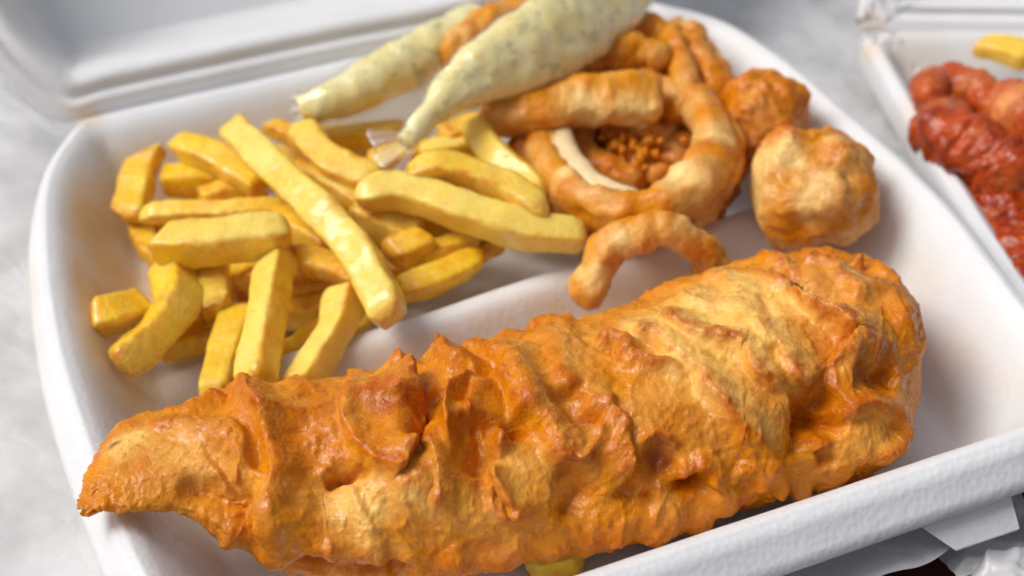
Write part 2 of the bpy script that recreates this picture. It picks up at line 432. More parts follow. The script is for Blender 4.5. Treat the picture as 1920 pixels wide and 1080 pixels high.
def lid_mesh(outline, A, B, tilt, depth, rimw=1.0, slope=2.2, RIM=RIM, widen=1.0):
    """mirror of the tray's outline across its hinge, hollow side towards the viewer, tilted up about the hinge"""
    a = A[:2]; h = unit((B - A)[:2]); v = np.array([-h[1], h[0]])
    if (outline.mean(0) - a) @ v > 0: v = -v                          # v points away from the tray
    rel = outline - a
    x = rel @ h; y = rel @ v
    y = -y + 0.25
    xm = 0.5 * (x.min() + x.max()); x = xm + (x - xm) * widen
    o2 = np.column_stack([x, y])[::-1]                                # local plan of the lid
    o2[:, 1] = np.maximum(o2[:, 1], 0.18)
    K = len(o2); c = o2.mean(0); L = []
    for off, z in ((0.955, -depth - 0.3), (0.97, -1.2), (1.0, -0.42), (1.012, -0.38), (1.02, -0.2), (1.012, -0.05)):
        L.append(np.column_stack([c + (o2 - c) * off, np.full(K, z)]))
    for k in np.concatenate([np.linspace(1.0, 0.6, 80), np.linspace(0.595, 0.02, 30)]):
        p = c + (o2 - c) * k; t = nearest_on(o2, p)
        z = -0.16 * np.exp(-((t - 0.55) / 0.16) ** 2) + 0.05 * np.exp(-((t - 0.85) / 0.2) ** 2)
        z = z - 0.08 * sstep(0.2, -0.05, t) - depth * sstep(rimw, rimw + slope, t)
        L.append(np.column_stack([p, z]))
    G = np.array(L).reshape(-1, 3)
    ct, stl = math.cos(tilt), math.sin(tilt)
    W = np.zeros_like(G)
    W[:, :2] = a + G[:, :1] * h + (G[:, 1:2] * ct - G[:, 2:3] * stl) * v
    W[:, 2] = RIM - 0.08 + G[:, 1] * stl + G[:, 2] * ct
    return W, grid_faces(len(L), K, wrap_m=True)

V, F = lid_mesh(rim, hingeA, hingeB, math.radians(50), 3.8, 1.0, 2.0, widen=1.05)
mesh("lid", V, F, M_FOAM, box, {"stain_shade": 0.7 * np.exp(-(np.linalg.norm(V - hingeA, axis=1) / 0.5) ** 2)})

# hinge: a thin pressed web between tray and lid
hh = np.linspace(0.012, 0.985, 60); w5 = np.linspace(-1, 1, 9)
h2 = unit((hingeB - hingeA)[:2]); hv = np.array([-h2[1], h2[0]])
G = np.zeros((60, 9, 3)); G[..., :2] = (hingeA[:2] + (hingeB - hingeA)[:2] * hh[:, None])[:, None] + hv * (0.12 + 0.34 * w5)[None, :, None]
G[..., 2] = RIM - 0.10 - 0.07 * np.cos(w5 * np.pi * 2)[None] * 0.5 + 0.06 * w5[None]
V = G.reshape(-1, 3)
mesh("hinge", V, grid_faces(60, 9, flip=True), M_FOAM, box, {"stain_shade": np.exp(-(np.linalg.norm(V - hingeA, axis=1) / 0.5) ** 2)})

# lock tab hanging from the front skirt
def lock_tab(p_top, p_bot, zt, zb, parent):
    a, b = at(*p_top[0], zt), at(*p_top[1], zt)
    d = unit(b - a); out = np.array([d[1], -d[0], 0.0])
    c1, c2 = a + d * 0.95, b - d * 0.02
    n = 14; rows = []
    so = (-.12, .08, .40, .80, .80)
    for k, (z, l, r) in enumerate(((zt + 0.35, a - d * 0.15, b + d * 0.15), (zt, a, b), (0.55 * zt + 0.45 * zb, a * .55 + c1 * .45, b * .55 + c2 * .45), (zb + 0.05, c1, c2), (zb, c1 + d * .05, c2 - d * .05))):
        t = np.linspace(0, 1, n)[:, None]; p = l * (1 - t) + r * t; p[:, 2] = z; rows.append(p + out * so[k])
    Fr = np.array(rows)
    bulge = 0.0
    front = Fr + out * (0.0); back = Fr - out * 0.34
    V = np.concatenate([front.reshape(-1, 3), back.reshape(-1, 3)]); m = len(rows) * n
    F = [list(map(int, f)) for f in grid_faces(len(rows), n)] + [[int(q) + m for q in f[::-1]] for f in grid_faces(len(rows), n)]
    R = len(rows)
    for i in range(R - 1):
        F.append([i * n, (i + 1) * n, (i + 1) * n + m, i * n + m][::-1]); k = n - 1
        F.append([i * n + k, (i + 1) * n + k, (i + 1) * n + k + m, i * n + k + m])
    for j in range(n - 1):
        q = (R - 1) * n; F.append([q + j, q + j + 1, q + j + 1 + m, q + j + m][::-1])
    V[:, :] += 0.015 * noise(V * 3, 3)[:, None]
    return mesh("lock_tab", V, F, M_FOAM, parent, {"stain_shade": np.zeros(len(V))}, smooth=False)
lock_tab(((1706, 972), (1888, 911)), None, RIM - 0.95, RIM - 1.80, box)

# --- second box on the right
RIM2 = 2.65
def local_outline(o, u, v, w, d, r, bulge, n=260):
    pts = []
    for cx, cy, a0 in ((w - r, -(d - r), -90), (w - r, -r, 0), (r, -r, 90), (r, -(d - r), 180)):
        for k in range(5):
            a = math.radians(a0 + 22.5 * k); pts.append((cx + r * math.cos(a), cy + r * math.sin(a)))
    P = spline(pts, n, True)
    P = P + 0.0
    x = P[:, 0] / w * 2 - 1; y = P[:, 1] / d * 2 + 1
    P[:, 0] += bulge * np.sign(x) * sstep(0.5, 1, np.abs(x)) * (1 - y * y); P[:, 1] += bulge * np.sign(y) * sstep(0.5, 1, np.abs(y)) * (1 - x * x)
    return o + P[:, :1] * u + P[:, 1:] * v
o2 = at(1616, 56, RIM2)[:2]; u2 = unit(at(1920, 58, RIM2)[:2] - o2); s2 = unit(at(1785, 402, RIM2)[:2] - at(1616, 118, RIM2)[:2])
rim2 = local_outline(o2, u2, -s2, 22.0, 19.0, 1.5, 0.15)
if np.sum(rim2[:, 0] * np.roll(rim2[:, 1], -1) - np.roll(rim2[:, 0], -1) * rim2[:, 1]) < 0: rim2 = rim2[::-1].copy()
box2 = empty("foam_box", [*rim2.mean(0), 0])
tag(box2, "second white foam box holding red marinated chicken, cut off by the right edge", "takeaway box", "foam takeaway boxes")
hA2, hB2 = at(1622, 56, RIM2), at(2650, 66, RIM2)
V, F, _ = tray_mesh(rim2, 0.8, 1.1, 0.45, 1.3, RIM=RIM2, flare=0.40)
st = 0.9 * np.exp(-(np.linalg.norm(V - at(1612, 90, RIM2), axis=1) / 0.6) ** 2) + 0.4 * np.exp(-(np.linalg.norm(V - at(1715, 120, 2), axis=1) / 1.3) ** 2) + 0.35 * np.exp(-(np.linalg.norm(V - at(1700, 240, 2), axis=1) / 1.0) ** 2)
mesh("tray", V, F, M_FOAM, box2, {"stain_shade": np.clip(st, 0, 1)})
V, F = lid_mesh(rim2, hA2, hB2, math.radians(48), 2.6, 0.7, 1.8, RIM=RIM2)
mesh("lid", V, F, M_FOAM, box2, {"stain_shade": 0.9 * np.exp(-(np.linalg.norm(V - at(1628, 48, RIM2), axis=1) / 0.5) ** 2)})

# ------------------------------------------------------------------ generic lumpy solids
def loft(path, wa, wb, up, n_ang=28, sq=2.6, closed=False, cap=0.35):
    """closed loft along path (n,3): half-widths wa (sideways) and wb (along up); sq: squareness of the section"""
    n = len(path)
    t = unit((np.roll(path, -1, 0) - np.roll(path, 1, 0)) if closed else np.gradient(path, axis=0))
    up = np.broadcast_to(np.asarray(up, float), path.shape)
    side = unit(np.cross(t, up)); u2 = unit(np.cross(side, t))
    a = np.linspace(0, 2 * np.pi, n_ang, endpoint=False)
    ca, sa = np.cos(a), np.sin(a); e = 2.0 / sq
    X = np.sign(ca) * np.abs(ca) ** e; Y = np.sign(sa) * np.abs(sa) ** e
    G = path[:, None] + side[:, None] * X[None, :, None] * np.asarray(wa)[:, None, None] + u2[:, None] * Y[None, :, None] * np.asarray(wb)[:, None, None]
    corner = np.broadcast_to((np.abs(X) * np.abs(Y))[None] ** 2, G.shape[:2])
    return G, corner, side, u2, t

def chip(px, wpx, label, thick=0.95, roll=0.0, ends=(0.2, 0.2), brown=0.35, pale=0.5, burnt=(0, 0), group="chips heaped in the box", cut=(0, 0), seed=None, sq=6.5, name="chip", mat=None, cat="chip"):
    """px: list of (x, y, z): picture position and height above the table of the chip's middle line; wpx: width as seen"""
    global rng
    seed = seed if seed is not None else int(rng.integers(1, 9999))
    pts = np.array([at(*p) for p in px]); n = 34
    c = spline(pts, n)
    L = np.linalg.norm(np.diff(c, axis=0), axis=1).sum()
    w = wpx / pxcm(c[n // 2]) / 2.0
    w = 0.93 * w / (0.5 + 0.5 * (abs(math.cos(roll)) + thick * abs(math.sin(roll)))); h = w * thick
    # a rounded-square bar whose end rings close in over a short length, cut a little askew
    s = np.linspace(0, 1, n) * L
    def endf(d, taper):
        r = max(taper, 0.12) * w * 2
        return np.clip(1 - np.clip(1 - d / r, 0, 1) ** 2.2, 0.0, 1) ** 0.5
    f = np.minimum(endf(s, ends[0]), endf(L - s, ends[1]))
    s2 = np.concatenate([[0, 0.02 * w, 0.07 * w, 0.16 * w], s[1:-1], [L - 0.16 * w, L - 0.07 * w, L - 0.02 * w, L]]); s2 = np.sort(s2)
    c = np.stack([np.interp(s2, s, c[:, k]) for k in range(3)], 1); n = len(c)
    f = np.minimum(endf(s2, ends[0]), endf(L - s2, ends[1])); f[0] = f[-1] = 0.02
    f = np.maximum(f, 0.02)
    vary = 1 + 0.22 * noise(np.column_stack([s2 * 0.6, np.full(n, seed * 1.7), np.zeros(n)]), seed)
    t0 = unit(c[-1] - c[0]); side = unit(np.cross(t0, [0, 0, 1.0])); up = np.cross(side, t0)
    up = math.cos(roll) * up + math.sin(roll) * side
    G, corner, sd_, u_, t_ = loft(c, w * f * vary, h * f * vary, up, 30, sq)
    # askew end cuts
    cr_ = np.random.default_rng(seed + 5).uniform(-.55, .55, 2); cut = [a if a else b for a, b in zip(cut, cr_)]
    for e, i0 in ((0, 0), (1, n - 1)):
        if cut[e]:
            k = np.exp(-((s2 - (0 if e == 0 else L)) / (0.8 * w)) ** 2)[:, None]
            off = np.sum((G - c[:, None]) * sd_[:, None], 2) * cut[e]
            G = G + (off * k)[..., None] * t_[:, None]
    Nn = grid_normals(G, wrap_m=True)
    if np.mean(np.sum(Nn * (G - c[:, None]), 2)) < 0: Nn = -Nn
    Vv = G.reshape(-1, 3); Q = Vv + seed * 3.1
    d = 0.10 * fbm(Q, 0.8, 2, seed) + 0.025 * fbm(Q, 3.0, 2, seed + 3)
    Vv = Vv + Nn.reshape(-1, 3) * d[:, None]
    endd = np.minimum(s2, L - s2)[:, None] * np.ones((1, 30))
    fn = fbm(Q, 1.0, 3, seed + 9)
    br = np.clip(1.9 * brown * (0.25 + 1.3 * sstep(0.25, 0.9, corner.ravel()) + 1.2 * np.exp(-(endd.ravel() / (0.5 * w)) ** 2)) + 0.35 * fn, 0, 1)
    pl = np.clip(pale + 0.6 * fbm(Q, 0.55, 2, seed + 21), 0, 1)
    fq = (np.arange(30) * 4 // 30 + 0) % 4; fv = np.random.default_rng(seed).uniform(-.6, .6, 4)
    ww = np.array([np.roll(fv[((np.arange(30) + 3.75) // 7.5).astype(int) % 4], k) for k in (-1, 0, 1)]).mean(0)
    pl = np.clip(pl + 0.95 * np.tile(ww, n), 0, 1)
    sA = (s2[:, None] * np.ones((1, 30))).ravel()
    bu = np.clip(burnt[0] * np.exp(-(sA / (0.8 * w)) ** 2) + burnt[1] * np.exp(-((L - sA) / (0.8 * w)) ** 2), 0, 1) * (0.75 + 0.5 * fn)
    F = [list(map(int, x)) for x in grid_faces(n, 30, wrap_m=True)]
    F.append(list(range(30))); F.append(list(range((n - 1) * 30, n * 30))[::-1])
    o = mesh(name, Vv, F, mat or M_CHIP, None, {"brown": br, "pale": pl, "burnt": np.clip(bu, 0, 1)})
    return tag(o, label, cat, group)

chip([(438, 238, 4.9), (500, 302, 4.9), (590, 388, 4.7), (668, 470, 4.3), (712, 550, 3.9), (733, 606, 3.6)], 82, "longest yellow chip lying diagonally across the top of the pile", roll=.5, brown=.25, pale=.55, ends=(.22, .3))
chip([(318, 268, 3.7), (385, 287, 3.7), (440, 318, 3.6), (500, 352, 3.4)], 64, "pointed yellow chip poking out left from behind the longest chip", ends=(1.6, .4), brown=.4, pale=.25, roll=.3)
chip([(278, 284, 3.4), (258, 335, 3.0), (240, 415, 2.6)], 74, "dark yellow upright chip with a slanted top at the far left wall", ends=(.25, .4), cut=(.8, -.3), brown=.35, pale=.0, thick=.6, roll=.2)
chip([(300, 338, 2.8), (370, 336, 2.8), (455, 338, 2.7)], 66, "dull yellow chip with a square end right of the upright chip", ends=(.25, .3), brown=.25, pale=.0)
chip([(258, 411, 3.3), (310, 398, 3.5), (420, 395, 3.6), (540, 388, 3.5)], 44, "thin ragged chip lying just above the thick horizontal chip", ends=(1.2, .5), brown=.45, pale=.5, roll=.4)
chip([(296, 456, 4.0), (370, 456, 4.1), (460, 446, 4.2), (545, 440, 4.1)], 84, "thick horizontal chip with a rounded left end", ends=(.3, .35), brown=.3, pale=.45, roll=.15)
chip([(375, 372, 2.8), (430, 358, 2.9), (500, 352, 2.8)], 42, "brown scorched chip showing between the ragged and the dull chips", brown=.9, pale=0, burnt=(.2, .7))
chip([(318, 492, 3.1), (334, 560, 3.0), (292, 628, 2.9), (222, 690, 2.8)], 92, "bent chip curving down to the lower left corner", ends=(.25, .2), brown=.4, pale=.25, roll=.75, cut=(0, -.3))
chip([(170, 602, 3.0), (215, 588, 3.0), (275, 572, 2.6)], 74, "short blunt chip stub against the left wall", ends=(.3, .4), brown=.35, pale=.4, roll=.4, cut=(-.4, 0))
chip([(400, 478, 2.9), (403, 540, 2.7), (406, 590, 2.6)], 70, "short square ended chip hanging below the thick horizontal chip", ends=(.4, .25), brown=.45, pale=.2, roll=.1)
chip([(522, 485, 3.5), (505, 560, 3.5), (492, 640, 3.1), (478, 725, 2.8)], 88, "pale upright chip standing between the stub and the fish", ends=(.3, .25), brown=.3, pale=.75, roll=.6)
chip([(452, 575, 2.3), (425, 650, 2.1), (396, 745, 2.0)], 64, "shaded chip half hidden left of the pale upright chip", ends=(.4, .4), brown=.2, pale=.1)
chip([(300, 652, 1.6), (380, 632, 1.6), (460, 612, 1.6)], 54, "tan chip lying on the tray floor behind the bent chip", brown=.6, pale=0)
chip([(650, 545, 3.0), (634, 605, 2.9), (606, 660, 2.7), (556, 732, 2.3)], 78, "pale chip leaning towards the curled batter flap of the fish", ends=(.3, .25), brown=.3, pale=.7, roll=.5)
chip([(520, 672, 1.9), (570, 640, 1.9), (630, 612, 1.8)], 48, "yellow chip glimpsed low between the two pale chips", brown=.2, pale=.3)
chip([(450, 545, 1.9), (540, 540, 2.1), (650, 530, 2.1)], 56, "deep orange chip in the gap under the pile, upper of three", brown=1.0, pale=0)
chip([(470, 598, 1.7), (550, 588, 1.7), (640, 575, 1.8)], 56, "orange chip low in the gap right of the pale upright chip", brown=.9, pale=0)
chip([(552, 492, 3.1), (600, 492, 3.2), (655, 512, 3.1), (700, 530, 3.0)], 64, "curled brown chip with a burnt hollow end beside the longest chip", ends=(.2, .4), brown=1.0, pale=.1, burnt=(.75, 0), cut=(.6, 0), roll=.3)
chip([(566, 232, 4.3), (592, 278, 4.3), (645, 318, 4.2), (715, 345, 4.0)], 68, "yellow chip sloping right below the rear sauce sachet", ends=(.9, .5), brown=.4, pale=.4, roll=.4)
chip([(497, 236, 3.7), (540, 252, 3.7), (590, 275, 3.6)], 38, "small orange chip tip sticking out behind the longest chip", ends=(.9, .4), brown=1.0, pale=.0)
chip([(590, 262, 3.2), (680, 257, 3.2), (755, 248, 3.2)], 52, "horizontal chip behind the frilled film end of the front sachet", brown=.3, pale=.2)
chip([(690, 322, 3.5), (740, 305, 3.6), (802, 282, 3.5)], 62, "golden chip end lying beneath the frilled film end", brown=.7, pale=.3)
chip([(664, 372, 4.5), (750, 358, 4.5), (865, 395, 4.3), (985, 432, 3.9), (1096, 444, 3.5)], 78, "long pale chip reaching right to the squid rings", ends=(.9, .3), brown=.25, pale=.75, roll=.3)
chip([(762, 325, 4.9), (845, 316, 5.0), (945, 350, 4.7), (1030, 402, 4.3)], 62, "wavy chip resting on top of the long pale chip", ends=(1.1, .9), brown=.55, pale=.35, roll=.2)
chip([(888, 226, 4.6), (925, 285, 4.4), (985, 335, 4.2), (1020, 372, 4.0)], 66, "bright chip standing under the front sauce sachet", ends=(.4, .8), brown=.25, pale=.35, roll=.75)
chip([(790, 292, 3.8), (850, 280, 3.9), (930, 270, 3.8)], 48, "pale chip behind the bright standing chip", brown=.3, pale=.8)
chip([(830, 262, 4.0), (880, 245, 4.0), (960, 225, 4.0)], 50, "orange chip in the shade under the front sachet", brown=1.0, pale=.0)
chip([(725, 482, 3.2), (765, 468, 3.3), (800, 452, 3.3)], 64, "small blunt golden chip stub right of the longest chip", ends=(.4, .2), brown=.75, pale=.5, roll=.2)
chip([(785, 482, 2.9), (850, 460, 3.0), (902, 428, 3.1)], 44, "slim golden chip with a tapered tip above the divider", ends=(.4, 1.2), brown=.6, pale=.2)
chip([(740, 548, 2.7), (820, 520, 2.8), (908, 480, 2.9)], 58, "yellow tapered chip lying lowest beside the divider", ends=(.4, 1.3), brown=.3, pale=.3, roll=.4)
chip([(870, 492, 2.4), (905, 475, 2.5), (934, 458, 2.5)], 32, "dark brown chip tip behind the tapered chips", brown=1.0, pale=0, burnt=(0.2, .5))
chip([(665, 395, 3.5), (720, 420, 3.3), (790, 445, 3.1)], 66, "golden chip tucked under the long pale chip", brown=.75, pale=.5)
chip([(525, 402, 3.4), (570, 430, 3.3), (625, 462, 3.2)], 62, "yellow chip stub wedged under the left side of the longest chip", brown=.35, pale=.4)
chip([(575, 322, 3.7), (640, 358, 3.7), (700, 395, 3.5)], 46, "pale chip edge along the right side of the longest chip", brown=.4, pale=.7)
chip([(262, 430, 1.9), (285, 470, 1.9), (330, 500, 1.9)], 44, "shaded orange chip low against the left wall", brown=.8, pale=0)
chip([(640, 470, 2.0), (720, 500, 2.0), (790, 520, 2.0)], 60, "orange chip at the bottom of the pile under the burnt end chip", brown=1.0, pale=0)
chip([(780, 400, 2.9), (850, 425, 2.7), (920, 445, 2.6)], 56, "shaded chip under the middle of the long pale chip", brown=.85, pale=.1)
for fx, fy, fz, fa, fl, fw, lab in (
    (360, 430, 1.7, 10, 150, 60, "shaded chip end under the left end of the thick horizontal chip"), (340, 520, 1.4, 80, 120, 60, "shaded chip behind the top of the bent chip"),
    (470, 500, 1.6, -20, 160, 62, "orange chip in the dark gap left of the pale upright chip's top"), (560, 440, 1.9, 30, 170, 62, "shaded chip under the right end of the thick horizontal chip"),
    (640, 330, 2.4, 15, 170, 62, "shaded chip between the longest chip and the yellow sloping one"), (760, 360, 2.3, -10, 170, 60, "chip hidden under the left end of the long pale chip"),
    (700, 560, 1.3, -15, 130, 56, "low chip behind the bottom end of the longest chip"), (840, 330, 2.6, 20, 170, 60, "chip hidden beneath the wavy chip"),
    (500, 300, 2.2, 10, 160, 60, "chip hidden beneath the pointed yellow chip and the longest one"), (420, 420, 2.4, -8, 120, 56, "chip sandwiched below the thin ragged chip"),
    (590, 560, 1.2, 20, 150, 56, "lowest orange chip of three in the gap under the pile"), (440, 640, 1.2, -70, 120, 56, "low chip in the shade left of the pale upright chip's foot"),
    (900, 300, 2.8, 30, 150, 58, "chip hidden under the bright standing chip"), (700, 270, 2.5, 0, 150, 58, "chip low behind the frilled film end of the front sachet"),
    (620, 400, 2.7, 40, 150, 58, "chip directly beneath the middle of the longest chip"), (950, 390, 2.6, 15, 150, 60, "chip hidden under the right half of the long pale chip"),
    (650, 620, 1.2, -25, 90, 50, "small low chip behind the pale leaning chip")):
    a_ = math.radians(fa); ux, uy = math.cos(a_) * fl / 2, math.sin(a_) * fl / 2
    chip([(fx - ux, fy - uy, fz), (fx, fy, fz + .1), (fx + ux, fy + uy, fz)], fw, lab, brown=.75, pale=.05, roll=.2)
chip([(990, 1066, 1.4), (1050, 1052, 1.4), (1100, 1040, 1.5)], 62, "greenish yellow chip trapped under the front edge of the fish", brown=.05, pale=.1, ends=(.3, .5))

# ------------------------------------------------------------------ the battered fish
stn = np.array([  # picture x, upper edge y, lower edge y, height of the middle above the table, half thickness
    (158, 938, 962, 4.55, .12), (172, 898, 960, 4.6, .22), (200, 842, 956, 4.65, .34), (240, 790, 950, 4.65, .42), (300, 768, 950, 4.55, .65), (360, 755, 970, 4.3, .95), (400, 733, 1000, 4.0, 1.3), (450, 722, 1030, 3.75, 1.65),
    (500, 724, 1064, 3.5, 1.9), (600, 712, 1085, 3.3, 2.15), (700, 694, 1084, 3.2, 2.2), (800, 672, 1068, 3.2, 2.25), (900, 640, 1052, 3.2, 2.25),
    (1000, 612, 1030, 3.2, 2.25), (1100, 585, 1006, 3.2, 2.25), (1200, 548, 990, 3.2, 2.25), (1300, 503, 962, 3.25, 2.3), (1400, 478, 930, 3.3, 2.3),
    (1500, 462, 914, 3.3, 2.3), (1580, 464, 894, 3.25, 2.2), (1640, 486, 882, 3.2, 2.05), (1690, 542, 866, 3.1, 1.8), (1718, 640, 828, 2.9, 1.2), (1724, 700, 790, 2.8, .5), (1726, 738, 756, 2.8, .12)])
NS, NA = 880, 400
xs = np.concatenate([np.linspace(158, 300, 110, endpoint=False), np.linspace(300, 1640, 620, endpoint=False), np.linspace(1640, 1726, 150)])
kk = [np.interp(xs, stn[:, 0], stn[:, j]) for j in range(5)]
def sm(a, k=9):
    p = np.pad(a, (k, k), mode='edge'); return np.convolve(p, np.ones(2 * k + 1) / (2 * k + 1), 'valid')
top, bot, zc, hb = (kk[1], kk[2], sm(kk[3]), sm(kk[4]))
cen = np.array([at(x, 0.5 * (a + b), z) for x, a, b, z in zip(xs, top, bot, zc)])
depth = (cen - EYE) @ FWD
E = (bot - top) / 2 / (FPX / depth)
sp, cp = math.sin(PITCH), math.cos(PITCH)
ha = np.sqrt(np.maximum(E ** 2 - (hb * cp) ** 2, (0.25 * E) ** 2)) / sp
ha = sm(ha, 6)
ang = np.linspace(0, 2 * np.pi, NA, endpoint=False)
ca, sa = np.cos(ang), np.sin(ang)
sa2 = np.where(sa > 0, sa, np.sign(sa) * np.abs(sa) ** 0.7)
view = unit(np.column_stack([cen[:, 0] - EYE[0], cen[:, 1] - EYE[1]]))
Y2 = np.column_stack([view, np.zeros(NS)])
G = cen[:, None] - Y2[:, None] * (ca[None, :, None] * ha[:, None, None]) + np.array([0, 0, 1.0]) * (sa2[None, :] * hb[:, None])[..., None]
N = grid_normals(G, wrap_m=True)
if np.mean(N[..., 2] * sa[None]) < 0: N = -N
V0 = G.reshape(-1, 3).copy(); N0 = N.reshape(-1, 3).copy()
FF = grid_faces(NS, NA, wrap_m=True)
st4 = 8
Gs = G[::st4, ::st4]; Vs = Gs.reshape(-1, 3)
bvh = BVHTree.FromPolygons([tuple(v) for v in Vs], [tuple(int(q) for q in f) for f in grid_faces(Gs.shape[0], Gs.shape[1], wrap_m=True)])
def on_fish(x, y):
    v = unit(FWD * FPX + RGT * (x - 960) - UP * (y - 540))
    h = bvh.ray_cast(Vector(EYE), Vector(v))
    if h[0] is not None: return np.array(h[0])
    return np.array(bvh.find_nearest(Vector(at(x, y, 3.4)))[0])

Dpos = np.zeros(len(V0)); Dneg = np.zeros(len(V0)); SH = np.zeros_like(V0); BR = np.zeros(len(V0)); PL = np.zeros(len(V0)); BU = np.zeros(len(V0))
warp = np.stack([fbm(V0, 0.9, 3, 61), fbm(V0, 0.9, 3, 62), fbm(V0, 0.9, 3, 63)], 1) * 0.22
VW = V0 + warp
def fold(px, H, soft, steep, brown=0.25, shear=0.0, pale=0.0, ta=0.18, tb=0.18):
    """a ridge of batter along px; gentle on the left of its direction of travel (as seen), steep on the right; H < 0 is a crease"""
    global Dpos, Dneg, SH
    q = np.array([on_fish(x, y) for x, y in px]); c = spline(q, max(12, 6 * len(px)))
    steep = max(0.2, steep * 1.35); shear *= 0.6; R = 3.2 * max(soft, steep); lo, hi = c.min(0) - R, c.max(0) + R
    idx = np.nonzero(np.all((VW > lo) & (VW < hi), 1))[0]
    if not len(idx): return
    v = VW[idx]; n = N0[idx]
    best = np.full(len(idx), 1e9); bt = np.zeros(len(idx)); side = np.zeros(len(idx)); sv = np.zeros((len(idx), 3))
    m = len(c) - 1
    for k in range(m):
        a, b = c[k], c[k + 1]; ab = b - a; t = np.clip(((v - a) @ ab) / (ab @ ab + 1e-12), 0, 1)
        r = v - a - t[:, None] * ab; d = np.linalg.norm(r, axis=1); u = d < best
        s_ = np.cross(ab, n[u]); s_ = unit(s_)
        best[u] = d[u]; bt[u] = (k + t[u]) / m; side[u] = np.sum(r[u] * s_, 1); sv[u] = s_
    L = np.linalg.norm(np.diff(c, axis=0), axis=1).sum()
    tap = sstep(0, ta, bt) * sstep(0, tb, 1 - bt)
    sd_ = sstep(-0.15 * soft, 0.15 * soft, side)
    prof = (1 - sd_) * np.exp(-(best / soft) ** 1.7) + sd_ * np.exp(-(best / steep) ** 2.2)
    d = H * tap * prof
    if H > 0:
        Dpos[idx] += d ** 2; SH[idx] += sv * (shear * d)[:, None]
        crest = tap * np.exp(-(best / (0.55 * min(soft, 0.5))) ** 2)
        BR[idx] += brown * crest; PL[idx] += pale * tap * (1 - sd_) * np.exp(-(best / soft) ** 2)
    else:
        Dneg[idx] += d; BR[idx] += brown * tap * prof
def bump(x, y, H, R, p=2.0, brown=0.0, pale=0.0, burnt=0.0, lean=None):
    c = on_fish(x, y); r = np.linalg.norm(VW - c, axis=1); f = np.exp(-(r / R) ** p)
    if H > 0: Dpos[:] += (H * f) ** 2
    else: Dneg[:] += H * f
    BR[:] += brown * f; PL[:] += pale * f; BU[:] += burnt * f
    if lean is not None: SH[:] += np.asarray(lean)[None] * (f * abs(H))[:, None]

#FEATURES
# tail
fold([(262, 790), (330, 795), (400, 815), (450, 850), (470, 890)], .32, .5, .22, .5)
fold([(430, 712), (470, 752), (503, 790), (520, 830), (522, 890), (512, 940), (515, 1005), (528, 1058)], .55, .75, .28, .35, .5)
fold([(300, 770), (370, 752), (410, 730)], .2, .3, .3, .4)
bump(440, 708, .55, .38, 2.4, .35)
bump(470, 775, .25, .5, 2, .4)
fold([(457, 855), (450, 880), (444, 908)], .16, .07, .07, 0)
fold([(330, 905), (420, 930), (480, 960)], -.35, .3, .3, .2)
fold([(235, 880), (300, 895), (380, 905)], .14, .4, .3, .1)
bump(225, 845, .1, .35, 2, 0, .9); bump(255, 820, .08, .35, 2, 0, .9); bump(216, 838, .05, .13, 2, 0, 0, 1.0); bump(228, 828, .03, .3, 2, -.5, 1.2)
bump(330, 860, .05, 1.1, 2, -.1, .5); bump(420, 905, .05, .8, 2, -.1, .4)
# valley right of the tail ridge, then the folded flap
fold([(545, 770), (560, 830), (600, 885), (680, 880)], -.35, .6, .6, .15)
bump(585, 780, .18, .9, 2.5, .15)
fold([(648, 690), (662, 740), (655, 775), (668, 815), (692, 850), (714, 905)], .38, .5, .16, .15, .9, ta=.08)
fold([(714, 905), (742, 868), (760, 820), (764, 760), (757, 690)], .62, .7, .13, .35, 1.2, ta=.1, tb=.08)
fold([(606, 692), (640, 680), (690, 672), (735, 674), (757, 690)], .55, .3, .3, .5, -.4)
bump(712, 745, .38, .75, 3, .55); bump(722, 772, .05, .45, 2, .9, 0, .18)
bump(610, 690, .45, .16, 2, .5)
fold([(772, 740), (776, 800), (770, 835)], -.75, .25, .3, .6)
fold([(605, 893), (640, 880), (690, 876)], -.3, .15, .18, .5)
# facet lump
bump(795, 900, .42, .8, 3.2, .1, .25)
fold([(760, 850), (793, 822), (818, 850), (842, 915), (825, 955), (802, 990)], .4, .6, .18, .3, .5)
bump(775, 940, .15, .4, 2, -.1, .8)
bump(650, 930, .05, .8, 2, -.2, .85); bump(700, 945, .03, .5, 2, 0, .7)
fold([(515, 1005), (560, 1030), (640, 1045), (730, 1035)], .2, .6, .3, .15)
bump(690, 1010, .05, .6, 2, 0, .6)
fold([(500, 1060), (600, 1068), (700, 1072), (800, 1062)], -.3, .25, .3, .5)
# spike and tooth
bump(806, 640, .75, .24, 2, .4, 0, 0, (0, .4, .5))
fold([(806, 640), (840, 664), (880, 690), (905, 700)], .5, .4, .35, .35, .3, ta=.05)
fold([(905, 695), (945, 704), (975, 740), (985, 785)], .4, .8, .2, .3, .5)
fold([(862, 862), (848, 825), (836, 775), (864, 732), (900, 700)], .5, .2, .16, .3, -.3)
fold([(900, 700), (893, 770), (880, 830), (862, 862)], .34, .5, .14, .3, .5)
bump(868, 780, .34, .45, 3, .25)
fold([(905, 780), (900, 850), (880, 900)], -.4, .3, .35, .4)
fold([(800, 720), (800, 780)], -.25, .4, .4, .2)
# tongue
bump(938, 825, .4, .34, 2.4, .25); bump(966, 805, -.3, .25, 2, .7)
fold([(930, 860), (945, 905), (970, 940), (960, 990)], .42, .28, .15, .55, .5)
fold([(925, 870), (930, 930), (950, 985)], .25, .15, .2, .35)
